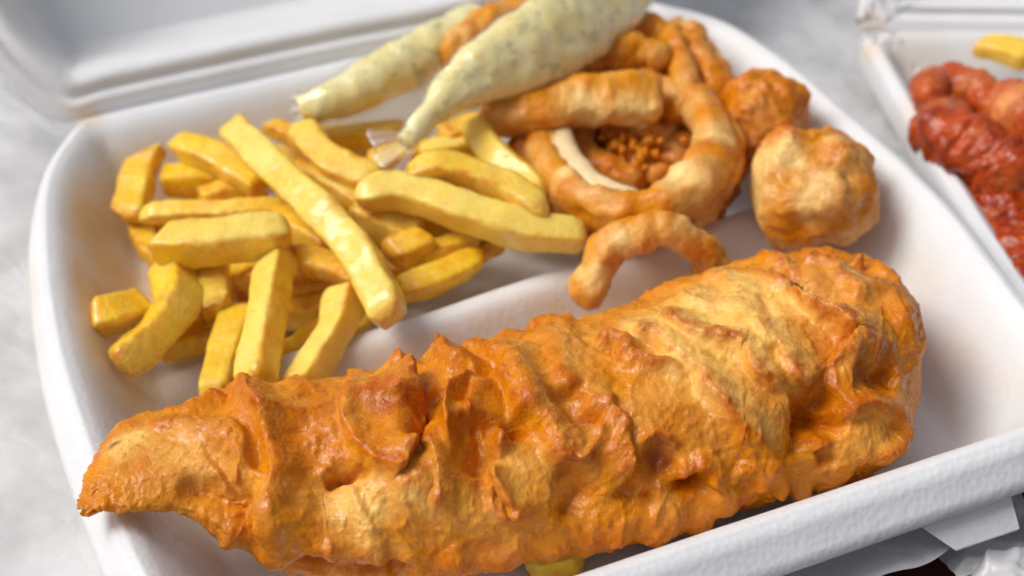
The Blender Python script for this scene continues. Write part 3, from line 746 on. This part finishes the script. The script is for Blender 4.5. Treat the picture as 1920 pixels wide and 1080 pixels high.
# central long ridges
fold([(890, 645), (940, 660), (985, 700), (1007, 750), (1033, 795), (1055, 838), (1083, 870), (1086, 905), (1077, 935)], .42, .75, .28, .3, .4, .25)
fold([(1117, 787), (1114, 845), (1090, 872)], .28, .3, .16, .4, .3)
fold([(1000, 610), (1050, 660), (1085, 720), (1105, 770), (1125, 790)], .3, .6, .35, .15, .2, .3)
fold([(1060, 720), (1080, 760), (1100, 800)], -.3, .35, .35, .2)
fold([(1075, 860), (1090, 920), (1060, 990)], -.28, .5, .4, .25)
bump(1000, 880, .1, .8, 2, -.1, .4); bump(900, 960, .1, .7, 2, 0, .35)
# central patch
fold([(1215, 897), (1188, 880), (1172, 845), (1160, 795), (1132, 765), (1126, 718)], .34, .6, .14, .25, .7)
fold([(1128, 660), (1136, 640), (1165, 648), (1180, 672), (1250, 688), (1300, 684)], .42, .4, .25, .35, -.2)
fold([(1300, 690), (1325, 730), (1365, 790), (1400, 840), (1408, 880), (1385, 900)], .3, .7, .18, .2, .5)
bump(1250, 770, .2, 1.5, 3, 0, .15)
bump(1242, 857, -.36, .42, 3, .2, 0, 0); bump(1240, 858, .24, .40, 3, .9, 0, .8)
fold([(1200, 845), (1215, 822), (1255, 822), (1280, 850)], .26, .18, .2, .35)
fold([(1262, 900), (1285, 882), (1320, 876), (1340, 890), (1343, 915)], .34, .3, .14, .2, .6, tb=.03)
fold([(1380, 860), (1395, 880), (1372, 897), (1380, 905)], .25, .2, .14, .2)
bump(1300, 910, -.45, .42, 2.4, .5)
fold([(1165, 900), (1200, 930), (1240, 940)], -.25, .4, .4, .3)
# pale diagonal sheets on the right
fold([(1145, 612), (1210, 628), (1262, 655), (1318, 708), (1352, 752), (1385, 785), (1432, 822), (1468, 862)], .45, .75, .2, .2, .5, .8)
fold([(1228, 585), (1288, 625), (1345, 640), (1402, 652), (1420, 688), (1462, 722), (1474, 750)], .48, .8, .17, .35, .6, .7)
fold([(1250, 545), (1310, 560), (1373, 575), (1402, 595), (1465, 602)], .24, .4, .2, .3, .3, .8)
fold([(1320, 505), (1380, 530), (1400, 570)], .2, .5, .25, .1, .2, .9)
fold([(1400, 600), (1460, 650), (1500, 700), (1550, 735)], .42, .7, .18, .2, .5, .5)
fold([(1462, 548), (1492, 528), (1515, 563), (1567, 606), (1607, 632), (1596, 662), (1562, 694), (1530, 690)], .6, .9, .16, .2, .6, .3)
bump(1494, 528, .34, .2, 2, .1, 0, 0, (.1, .1, .3))
fold([(1430, 500), (1475, 510), (1530, 545), (1590, 590)], -.5, .45, .3, .3)
fold([(1390, 482), (1450, 482), (1500, 512)], .3, .35, .2, .2, .2, .6)
fold([(1500, 480), (1560, 500), (1605, 540), (1640, 570)], .34, .5, .25, .15, .3, .6)
bump(1604, 494, .4, .16, 2, .0); bump(1640, 540, .3, .5, 2.4, .2)
fold([(1620, 480), (1668, 520), (1692, 580), (1698, 640)], .3, .5, .3, .2, .2)
fold([(1480, 770), (1520, 760), (1560, 720)], -.45, .35, .35, .4)
fold([(1600, 690), (1640, 700), (1690, 690)], -.35, .35, .4, .45)
# right-hand lower lobes
fold([(1560, 800), (1590, 765), (1640, 760), (1685, 795), (1706, 838), (1690, 872), (1648, 892)], .45, .6, .2, .2, .4)
bump(1630, 825, .25, .8, 3, 0, .2)
bump(1548, 790, -.55, .42, 2, .55)
fold([(1500, 760), (1510, 820), (1500, 880)], -.25, .25, .25, .35)
fold([(1470, 860), (1440, 890), (1420, 920)], .3, .4, .2, .2)
fold([(1548, 840), (1560, 880)], -.3, .25, .25, .4)
bump(1500, 925, .55, .2, 2.4, .15, 0, 0, (0, -.3, -.9)); bump(1462, 915, .4, .18, 2, .15, 0, 0, (0, -.3, -.8))
for bx, by, bs in ((1400, 925, .5), (1360, 940, .55), (1310, 985, .5), (1240, 1000, .5), (1160, 1005, .45), (1120, 1018, .45), (1040, 1035, .4), (950, 1052, .4), (860, 1062, .4),
                   (760, 1070, .4), (640, 1072, .35), (540, 1060, .4), (430, 1000, .3), (380, 975, .25), (1690, 860, .3), (1718, 790, .3), (1712, 660, .3),
                   (560, 718, .2), (890, 640, .35), (950, 625, .3), (1010, 606, .35), (1070, 588, .25), (1130, 572, .3)):
    bump(bx, by, bs * .65, .5 + .14 * math.sin(bx), 2.4, .15)
for bx, by, br_, bp in ((1330, 560, 1.5, .8), (1300, 670, 1.0, .75), (1380, 640, 1.3, .65), (1200, 620, .9, .7), (1430, 560, 1.1, .6), (1540, 560, 1.0, .4), (1340, 730, .6, .7)):
    bump(bx, by, .02, br_, 2, -.25, bp)
#END
Dp = np.sqrt(Dpos)
# overlapping runs of batter that set across the fillet, swinging from upright at the tail to diagonal at the thick end
sc_ = np.concatenate([[0], np.cumsum(np.linalg.norm(np.diff(cen, axis=0), axis=1))])
yv = (ca[None] * ha[:, None]).ravel(); sv_ = np.repeat(sc_, NA)
kx = np.interp(sv_, [0, 10, 26], [0.15, 0.45, 1.3])
ph = (sv_ - kx * yv) * 0.62 + 1.1 * noise(V0 * 0.33, 171) + 0.35 * noise(V0 * 0.9, 172)
saw = ph - np.floor(ph); saw = np.minimum(saw / 0.78, (1 - saw) / 0.22)
saw = saw * saw * (3 - 2 * saw) * sstep(-.25, .45, noise(V0 * 0.42 + 40, 173))
n1 = 0.26 * saw * np.exp(-(Dp / 0.35) ** 2) + 0.05 * ridged(VW, 0.8, 2, 97) + 0.05 * fbm(V0, 0.6, 2, 98)
n2 = fbm(V0, 1.8, 2, 101) * 0.028 + fbm(V0, 5.0, 3, 111, .6) * 0.009 + np.maximum(noise(VW * 2.2, 115) - .25, 0) * 0.10 + np.maximum(noise(V0 * 5.5, 116) - .35, 0) * 0.06 + np.maximum(ridged(VW, 1.7, 2, 131) - .85, 0) * 0.05
thin = np.clip(np.repeat(hb, NA) / 1.6, 0.22, 1)
disp = (1.35 * Dp + np.maximum(1.6 * Dneg, -1.1) + n1) * np.clip(thin * 1.15, .3, 1) + n2 * np.clip(thin * 1.6, .45, 1) * (1 + 0.7 * np.tile(np.abs(ca) ** 4, NS)) - 0.24 * thin
VF = V0 + N0 * disp[:, None] + SH * np.clip(thin, .3, 1)[:, None] * 0.8
# ragged frayed end of the tail
xe = np.repeat(xs, NA); fr = np.exp(-((xe - 158) / 26.0) ** 2)
fr2 = np.exp(-((xe - 150) / 110.0) ** 2) * np.tile(np.abs(ca) ** 3, NS)
VF += fr2[:, None] * (N0 * (0.16 * np.maximum(fbm(V0, 2.4, 3, 145), -.4))[:, None])
VF += fr[:, None] * np.column_stack([0.30 * fbm(V0, 2.2, 3, 141), 0.25 * fbm(V0, 2.6, 3, 142), 0.10 * fbm(V0, 2, 2, 143)])
VF[:, 2] = np.maximum(VF[:, 2], FLOOR + 0.02)
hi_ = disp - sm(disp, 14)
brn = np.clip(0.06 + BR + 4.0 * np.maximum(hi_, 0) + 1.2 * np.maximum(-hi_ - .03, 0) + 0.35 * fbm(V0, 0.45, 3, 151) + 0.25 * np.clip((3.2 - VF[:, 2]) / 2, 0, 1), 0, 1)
pal = np.clip(0.02 + PL + 0.3 * fbm(V0, 0.7, 3, 161), 0, 1)
fish = mesh("battered_fish", VF, FF, M_FISH, None, {"brown": brn, "pale": pal, "burnt": np.clip(BU, 0, 1)})
tag(fish, "large fillet of fish in craggy golden batter, its tail over the box rim", "battered fish")

# ------------------------------------------------------------------ squid rings and fritters
def finish_lumpy(G, wrap_n, seed, amp, mat, name, label, cat, group, pale_fn=None, brown=.2, center=None, parts=None, axis=None, lump=.12, lumps=(), burns=(), pales=(), pale0=.25):
    n, m = G.shape[:2]
    Nn = grid_normals(G, wrap_n=wrap_n, wrap_m=True)
    ctr = G.mean(1, keepdims=True)
    if np.mean(np.sum(Nn * (G - ctr), 2)) < 0: Nn = -Nn
    V = G.reshape(-1, 3); Nv = Nn.reshape(-1, 3); Q = V + seed * 7.3
    d = amp * (lump / .12 * 0.7 * ridged(Q, 0.55, 2, seed) + 0.8 * fbm(Q, 1.1, 2, seed + 5) + 0.35 * fbm(Q, 3.0, 3, seed + 9))
    for lx, ly, lz, lh, lr in lumps:
        d = d + lh * np.exp(-(np.linalg.norm(V - at(lx, ly, lz), axis=1) / lr) ** 2.4)
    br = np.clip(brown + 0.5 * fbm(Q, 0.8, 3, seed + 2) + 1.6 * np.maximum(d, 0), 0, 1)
    pl = pale0 + 0.9 * fbm(Q, 0.7, 3, seed + 4)
    for bx, by, bz, brr in pales:
        k = np.exp(-(np.linalg.norm(V - at(bx, by, bz), axis=1) / brr) ** 2.5); pl = pl + 0.85 * k; br = br * (1 - .9 * k)
    pl = np.clip(pl, 0, 1)
    if pale_fn is not None:
        k = pale_fn(V, Nv); pl = np.clip(pl + k, 0, 1); br = br * (1 - np.clip(k, 0, 1)); d = d * (1 - 0.7 * np.clip(k, 0, 1))
    V = V + Nv * d[:, None]
    bu = np.zeros(len(V))
    for bx, by, bz, brr in burns: bu = np.maximum(bu, np.exp(-(np.linalg.norm(V - at(bx, by, bz), axis=1) / brr) ** 2.5))
    bu = np.clip(bu * (1 + 0.8 * fbm(Q, 1.4, 2, seed + 8)), 0, 1)
    F = [list(map(int, x)) for x in grid_faces(n, m, wrap_m=True, wrap_n=wrap_n)]
    if not wrap_n: F += [list(range(m)), list(range((n - 1) * m, n * m))[::-1]]
    return tag(mesh(name, V, F, mat, None, {"brown": br, "pale": pl, "burnt": bu}), label, cat, group)

def ring(px, wa, wb, label, seed, flesh=None, mat=None, group="squid rings piled in the box", burns=(), pales=(), pale0=.25, tilt=(0, 0, 1), closed=True, inner=0.4, brown=.2, amp=.24, sq=2.3, cat="squid ring", name="squid_ring", n=110):
    """px: centre line; tilt: the ring's own axis; wa: half thickness across the band wall, wb: half height along the axis"""
    c = spline([at(*p) for p in px], n, closed)
    ax = unit(np.array(tilt, float))
    if np.ndim(wa):
        k = np.linspace(0, 1, len(wa) + (1 if closed else 0)); wa = np.interp(np.linspace(0, 1, n), k, list(wa) + ([wa[0]] if closed else [])); wa = sm(wa, 3)
    if closed: wA = wa * (1 + 0.18 * noise(np.column_stack([c * 0.6]), seed)); wB = wb * (1 + 0.2 * noise(c * 0.5 + 9, seed + 1))
    else:
        L = np.linspace(0, 1, n); f = np.sqrt(np.clip(1 - np.clip(1 - np.minimum(L, 1 - L) / 0.07, 0, 1) ** 2.2, 0.003, 1))
        wA = wa * f * (1 + 0.18 * noise(c * 0.6, seed)); wB = wb * f * (1 + 0.2 * noise(c * 0.5 + 9, seed + 1))
    G, corner, sd_, u_, t_ = loft(c, wA, wB, ax, 44, sq, closed)
    mid = c.mean(0)
    def pf(V, Nv):
        inward = unit(mid - V); return inner * sstep(0.35, 0.85, np.sum(Nv * inward, 1)) if inner else np.zeros(len(V))
    o = finish_lumpy(G, closed, seed, amp, mat or M_RING, name, label, cat, group, pf, brown, burns=burns, pales=pales, pale0=pale0)
    if flesh:
        c = spline([at(*p) for p in flesh], 50); L = np.linspace(0, 1, 50); f = np.sqrt(np.clip(1 - np.abs(2 * L - 1) ** 6, .002, 1))
        G, *_ = loft(c, .42 * f, .55 * f, ax, 20, 2.4); Vf = G.reshape(-1, 3)
        Vf = Vf + 0.05 * fbm(Vf, 1.0, 2, seed)[:, None]
        F = [list(map(int, x)) for x in grid_faces(50, 20, wrap_m=True)]
        mesh("squid_flesh", Vf, F, M_FLESH, o, {"brown": np.zeros(len(Vf)), "pale": np.full(len(Vf), .8), "burnt": np.zeros(len(Vf))})
    return o

def fritter(x, y, z, r, seed, label, yaw=0.0, amp=.2, mat=None, cat="fritter", name="squid_fritter", group="squid rings piled in the box", brown=.2, p=2.6, pale_fn=None, n=90, m=90, lumps=(), pales=(), pale0=.25):
    c = at(x, y, z)
    th = np.linspace(0.02, np.pi - 0.02, n); ph = np.linspace(0, 2 * np.pi, m, endpoint=False)
    e = 2.0 / p
    pw = lambda v: np.sign(v) * np.abs(v) ** e
    X = pw(np.sin(th))[:, None] * pw(np.cos(ph))[None]; Yy = pw(np.sin(th))[:, None] * pw(np.sin(ph))[None]; Zz = pw(np.cos(th))[:, None] * np.ones((1, m))
    cyw, syw = math.cos(yaw), math.sin(yaw)
    X, Yy = X * r[0], Yy * r[1]
    G = np.stack([c[0] + X * cyw - Yy * syw, c[1] + X * syw + Yy * cyw, c[2] + Zz * r[2]], 2)
    return finish_lumpy(G, False, seed, amp, mat or M_RING, name, label, cat, group, pale_fn, brown, lump=.2, lumps=lumps, pales=pales, pale0=pale0)

toCam = unit(EYE - at(1150, 300, 4))
# the large ring lying open in the middle
ring([(1010, 262, 3.9), (1040, 335, 3.9), (1105, 392, 3.9), (1190, 405, 4.0), (1275, 372, 4.3), (1335, 300, 4.6), (1330, 225, 4.6), (1270, 185, 4.3), (1180, 170, 4.0), (1080, 190, 3.8), (1025, 225, 3.8)], [.40, .42, .42, .45, .58, .68, .55, .40, .36, .36, .36], .62,
     "large open squid ring with a white inside, in the middle of the rings", 3, tilt=(0.05, -.35, 1), inner=.2, brown=.25, amp=.24, pales=((1275, 335, 4.9, .6), (1345, 270, 5.0, .4), (1060, 330, 4.5, .3)), flesh=[(1046, 236, 4.2), (1062, 290, 4.15), (1098, 338, 4.1), (1150, 370, 4.1), (1215, 382, 4.1)])
# the arch standing on the divider
ring([(1100, 560, 2.6), (1108, 515, 3.5), (1150, 458, 4.2), (1220, 432, 4.5), (1290, 446, 4.2), (1330, 480, 3.4), (1335, 520, 2.6)], [.34, .36, .42, .5, .52, .5, .42], .62,
     "arched squid ring standing on the divider beside the fish", 11, tilt=(.25, -.9, .25), closed=False, inner=.2, brown=.15, amp=.2, pales=((1175, 460, 4.7, .5), (1120, 520, 3.8, .35)))
# band across the top, flat strip
ring([(905, 215, 4.6), (985, 212, 4.9), (1060, 195, 5.1), (1150, 185, 5.1), (1245, 190, 5.0)], [.5, .6, .66, .74, .72], .5,
     "flat battered squid strip lying under the front sauce sachet", 17, tilt=(0, -.45, 1), closed=False, inner=0, brown=.1, cat="squid strip", name="squid_strip", amp=.17, sq=3.4, pales=((1110, 205, 5.1, .6), (1180, 222, 4.9, .6), (1225, 215, 4.9, .4)))
ring([(960, 120, 4.9), (1030, 128, 5.0), (1120, 105, 5.1), (1200, 100, 5.1), (1245, 115, 4.9)], .5, .5,
     "curved squid piece behind the flat strip, near the sachet's upper end", 23, tilt=(0, -.3, 1), closed=False, inner=0, brown=.15, cat="squid strip", name="squid_strip")
ring([(1160, 60, 4.6), (1220, 62, 4.7), (1290, 95, 4.5), (1330, 150, 4.2), (1355, 195, 3.9)], .46, .58,
     "curved squid ring edge against the back right wall", 29, tilt=(.2, -.2, 1), closed=False, inner=0, brown=.4)
ring([(1245, 150, 4.0), (1290, 190, 3.9), (1330, 250, 3.8), (1345, 320, 3.5)], .42, .6,
     "pale squid ring edge to the right of the flat strip", 31, tilt=(.3, -.2, 1), closed=False, inner=.3, brown=.0)
ring([(850, 120, 5.0), (880, 75, 5.2), (950, 35, 5.4), (1030, 12, 5.3), (1080, 40, 5.0)], .55, .55,
     "bright orange squid ring behind the front sauce sachet", 37, tilt=(0, -.5, 1), closed=False, inner=.2, brown=.1)
ring([(1010, 250, 4.3), (1030, 262, 4.2), (1052, 290, 4.0)], .36, .5, "pale knob of squid at the left end of the open ring", 43, tilt=(0, -.5, 1), closed=False, inner=0, brown=0, cat="squid piece", name="squid_piece", amp=.06)
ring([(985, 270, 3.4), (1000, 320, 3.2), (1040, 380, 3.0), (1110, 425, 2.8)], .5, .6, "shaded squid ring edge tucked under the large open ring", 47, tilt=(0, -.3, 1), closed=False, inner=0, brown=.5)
# browner rings lying deeper, seen through the open one
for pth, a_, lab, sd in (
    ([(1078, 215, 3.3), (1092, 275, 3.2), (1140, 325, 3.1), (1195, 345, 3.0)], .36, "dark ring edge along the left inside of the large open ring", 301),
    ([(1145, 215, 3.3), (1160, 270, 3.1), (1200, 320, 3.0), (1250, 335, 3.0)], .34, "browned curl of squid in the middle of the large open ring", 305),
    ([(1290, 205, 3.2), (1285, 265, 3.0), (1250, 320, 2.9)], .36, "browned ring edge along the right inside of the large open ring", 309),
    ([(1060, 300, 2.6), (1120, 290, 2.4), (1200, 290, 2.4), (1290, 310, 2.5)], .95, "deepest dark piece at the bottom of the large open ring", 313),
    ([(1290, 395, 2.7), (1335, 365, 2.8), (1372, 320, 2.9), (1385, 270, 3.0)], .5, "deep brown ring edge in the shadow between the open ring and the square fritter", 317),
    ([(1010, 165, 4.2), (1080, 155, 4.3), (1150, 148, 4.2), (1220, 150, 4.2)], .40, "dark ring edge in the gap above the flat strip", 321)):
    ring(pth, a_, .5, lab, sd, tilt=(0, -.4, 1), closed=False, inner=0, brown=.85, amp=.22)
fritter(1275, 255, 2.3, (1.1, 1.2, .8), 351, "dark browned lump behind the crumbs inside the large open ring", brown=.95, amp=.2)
ring([(1262, 60, 4.3), (1300, 78, 4.4), (1335, 120, 4.2), (1352, 170, 4.0)], .34, .5, "thin outer ring edge at the far right of the pile, behind the pale one", 331, tilt=(.3, -.3, 1), closed=False, inner=.4, brown=.2, amp=.2)
ring([(1248, 70, 4.8), (1275, 120, 4.7), (1280, 175, 4.5), (1268, 215, 4.3)], .34, .5, "small curled ring end hooked over the right end of the flat strip", 337, tilt=(.5, -.3, 1), closed=False, inner=.4, brown=.15, amp=.2)
ring([(1310, 200, 4.3), (1348, 235, 4.2), (1368, 290, 4.1), (1350, 350, 3.9)], .32, .55, "ragged outer edge lying against the right of the large open ring", 341, tilt=(.3, -.3, 1), closed=False, inner=.3, brown=.25, amp=.22)
ring([(1200, 400, 3.4), (1260, 415, 3.3), (1310, 398, 3.3), (1345, 360, 3.4)], .34, .5, "thin ring edge showing below the large open ring's right side", 347, tilt=(.1, -.4, 1), closed=False, inner=.3, brown=.3, amp=.2)
# crumb cluster
crumbs = []; FA = []
cx = at(1195, 268, 3.9)
for k in range(60):
    p = cx + np.array([rng.normal(0, .6), rng.normal(0, .42), rng.uniform(-.5, .1)]); r = rng.uniform(.08, .2)
    th = np.linspace(0.1, np.pi - .1, 8); ph = np.linspace(0, 2 * np.pi, 12, endpoint=False)
    G = np.stack([np.sin(th)[:, None] * np.cos(ph)[None], np.sin(th)[:, None] * np.sin(ph)[None], np.cos(th)[:, None] * np.ones((1, 12))], 2) * r * rng.uniform(.7, 1.4, 3) + p
    b0 = sum(len(c) for c in crumbs); Vc = G.reshape(-1, 3); Vc = Vc + 0.06 * noise(Vc * 4, 71)[:, None]
    crumbs.append(Vc); FA.append(grid_faces(8, 12, wrap_m=True) + b0)
Vc = np.concatenate(crumbs)
tag(mesh("batter_crumbs", Vc, np.concatenate(FA), M_RING, None, {"brown": np.full(len(Vc), .8), "pale": np.zeros(len(Vc)), "burnt": np.zeros(len(Vc))}),
    "cluster of loose brown batter crumbs inside the large open ring", "batter crumbs", None, "stuff")
# the two fritters on the right
def edgepale(V, Nv):
    c = at(1420, 350, 3.9)
    return 1.4 * np.exp(-((V[:, 0] - c[0] + 0.25) / .42) ** 2) + 0.7 * np.exp(-(np.linalg.norm(V - at(1530, 345, 5.3), axis=1) / .9) ** 2)
fritter(1520, 352, 3.9, (1.75, 1.75, 1.35), 73, "square golden squid fritter at the right wall, in front of the rounder one", yaw=.1, p=2.9, brown=.35, amp=.2, pale_fn=edgepale, n=140, m=140, pales=((1475, 300, 5.1, .55), (1535, 395, 4.5, .6), (1610, 440, 3.4, .5), (1560, 270, 5.3, .4)),
        lumps=((1540, 375, 4.6, .35, .8), (1455, 340, 4.2, -.3, .4), (1430, 400, 3.6, .2, .5), (1500, 452, 3.6, -.7, .5), (1580, 300, 5.2, .25, .5), (1575, 335, 4.9, -.3, .3), (1480, 262, 5.2, .25, .5), (1625, 420, 3.6, .25, .5), (1570, 455, 3.2, -.35, .4)))
fritter(1432, 225, 3.9, (1.15, 1.35, 1.15), 79, "rounded brown squid fritter behind the square one", brown=.4, amp=.26, p=2.6, lumps=((1400, 180, 4.8, .4, .45), (1480, 185, 4.8, .35, .45), (1440, 215, 5.0, -.35, .35), (1420, 270, 4.6, .25, .5)))

# ------------------------------------------------------------------ tartare sauce sachets
def sachet(px, wpx, thick, label, seed, end_px=None):
    c = spline([at(*p) for p in px], 90); n = 90
    s = np.linspace(0, 1, n)
    w = np.interp(s, np.linspace(0, 1, len(wpx)), wpx); w = sm(w, 4)
    sc = np.array([pxcm(p) for p in c]); wa = w / sc / 2
    wb = np.minimum(wa * 0.95, thick) * (1 + .08 * noise(np.column_stack([s * 9, s * 0, s * 0 + seed]), seed))
    side = None
    t = unit(np.gradient(c, axis=0)); tocam = unit(EYE - c)
    root = empty("sauce_sachet", [*c.mean(0)[:2], c[:, 2].min() - thick]); tag(root, label, "sauce sachet", "sachets of tartare sauce")
    G, co, sd_, u_, _ = loft(c, wa, wb, tocam, 40, 2.1)
    V = G.reshape(-1, 3)
    Nn = grid_normals(G, wrap_m=True)
    if np.mean(np.sum(Nn * (G - c[:, None]), 2)) < 0: Nn = -Nn
    d = 0.10 * fbm(V + seed, 0.9, 2, seed) + .05 * ridged(V + seed, 1.1, 2, seed + 1)
    caps = [list(range(40)), list(range((n - 1) * 40, n * 40))[::-1]]
    F = [list(map(int, f)) for f in grid_faces(n, 40, wrap_m=True)] + caps
    mesh("sauce", V + Nn.reshape(-1, 3) * d[:, None], F, M_SAUCE, root)
    G2_, *_ = loft(c, wa + 0.13 + 0.03 * np.sin(s * 23 + seed), wb + 0.05, tocam, 40, 1.7)
    V2 = G2_.reshape(-1, 3) + Nn.reshape(-1, 3) * np.maximum(d, 0)[:, None]
    mesh("film", V2, [list(map(int, f)) for f in grid_faces(n, 40, wrap_m=True)], M_FILM, root, {"milk": np.full(len(V2), .04)})
    if end_px:                                        # gathered, frilled film beyond the pinch
        e = spline([at(*p[:3]) for p in end_px], 24); ws = np.interp(np.linspace(0, 1, 24), np.linspace(0, 1, len(end_px)), [p[3] for p in end_px])
        te = unit(np.gradient(e, axis=0)); tc = unit(EYE - e); sdv = unit(np.cross(te, tc))
        v = np.linspace(-1, 1, 60)
        fr = np.linspace(0, 1, 24)[:, None]
        wob = (0.10 * np.sin(v * 9 + seed) + 0.05 * np.sin(v * 17 + 1.3))[None] * fr
        Gf = e[:, None] + sdv[:, None] * (v[None] * (ws / np.array([pxcm(q) for q in e]) / 2)[:, None])[..., None] + tc[:, None] * wob[..., None] + te[:, None] * (fr * (0.06 * np.sin(v * 7 + 2) - 0.25 * v * v)[None])[..., None]
        Vf = Gf.reshape(-1, 3)
        mk = (0.26 + 0.08 * np.abs(np.sin(v * 9 + seed))[None] + 0.35 * (np.linspace(0, 1, 24) > .93)[:, None]) * np.ones((24, 1))
        mesh("film_end", Vf, grid_faces(24, 60), M_FILM, root, {"milk": np.clip(mk, 0, 1).ravel()})
    return root

sachet([(762, 268, 5.6), (790, 235, 5.8), (860, 165, 6.2), (950, 112, 6.5), (1050, 60, 6.6), (1130, 5, 6.4), (1185, -55, 6.0)], [26, 62, 116, 150, 154, 148, 142, 110], .6,
       "front clear sachet of pale tartare sauce lying over the rings", 4, [(775, 258, 5.7, 24), (752, 272, 5.6, 60), (728, 286, 5.5, 96), (706, 298, 5.3, 118)])
sachet([(566, 206, 4.5), (620, 190, 4.7), (720, 142, 4.9), (810, 95, 5.0), (900, 50, 5.0)], [50, 78, 92, 96, 96, 90], .75,
       "rear sachet of tartare sauce lying along the hinge of the box", 8, [(572, 206, 4.5, 44), (560, 208, 4.4, 60), (548, 210, 4.3, 66)])

# ------------------------------------------------------------------ food in the second box
def red(x, y, z, r, seed, label, yaw=0, brown=.3, p=2.2, pf=None, amp=.27):
    return fritter(x, y, z, r, seed, label, yaw, amp, M_RED, "chicken piece", "chicken_piece", "chicken in the second box", brown, p, pf, pale0=-.15)
def cut_pale(px):
    c = at(*px[:3])
    return lambda V, N: .9 * np.exp(-(np.linalg.norm(V - c, axis=1) / px[3]) ** 2)
G2 = "chicken in the second box"
ring([(1735, 205, 2.9), (1748, 165, 3.1), (1790, 152, 3.2), (1835, 172, 3.2), (1868, 205, 3.1)], [.42, .55, .6, .55, .45], .6, "charred knuckle of red glazed chicken, furthest left in the second box", 83, tilt=(0, -.5, 1),
     closed=False, inner=0, brown=.2, amp=.2, cat="chicken piece", name="chicken_piece", mat=M_RED, group=G2, pale0=-.15, burns=((1790, 214, 3.0, .5), (1830, 222, 3.0, .35), (1755, 200, 3.0, .3)))
ring([(1752, 212, 2.8), (1778, 255, 3.0), (1822, 285, 3.0), (1865, 310, 2.9), (1905, 345, 2.8)], [.6, .8, .85, .8, .7], .8, "glossy red chicken leg below the charred knuckle", 87, tilt=(0, -.5, 1),
     closed=False, inner=0, brown=.2, amp=.36, cat="chicken piece", name="chicken_piece", mat=M_RED, group=G2, pale0=-.15)
red(1805, 222, 2.2, (.75, .7, .7), 85, "small dark chicken lump between the charred knuckle and the leg", brown=.9)
red(1935, 255, 3.2, (.95, 2.5, 1.2), 89, "large pale streaked chicken piece cut off by the right edge of the photo", pf=cut_pale((1893, 190, 4.2, .8)), brown=.1, yaw=.25)
red(1905, 400, 1.6, (1.5, 1.6, .8), 93, "dark red chicken piece low in the second box under the others", brown=1.0)
red(1925, 500, 1.7, (1.1, 2.2, .9), 95, "red sauced chicken piece at the front left wall of the second box", brown=.85)
chip([(1825, 92, 2.8), (1870, 88, 3.0), (1945, 112, 3.0)], 70, "olive yellow chip above the chicken in the second box", ends=(1.1, .4), brown=.25, pale=.0, thick=.6, group="food in the second box")
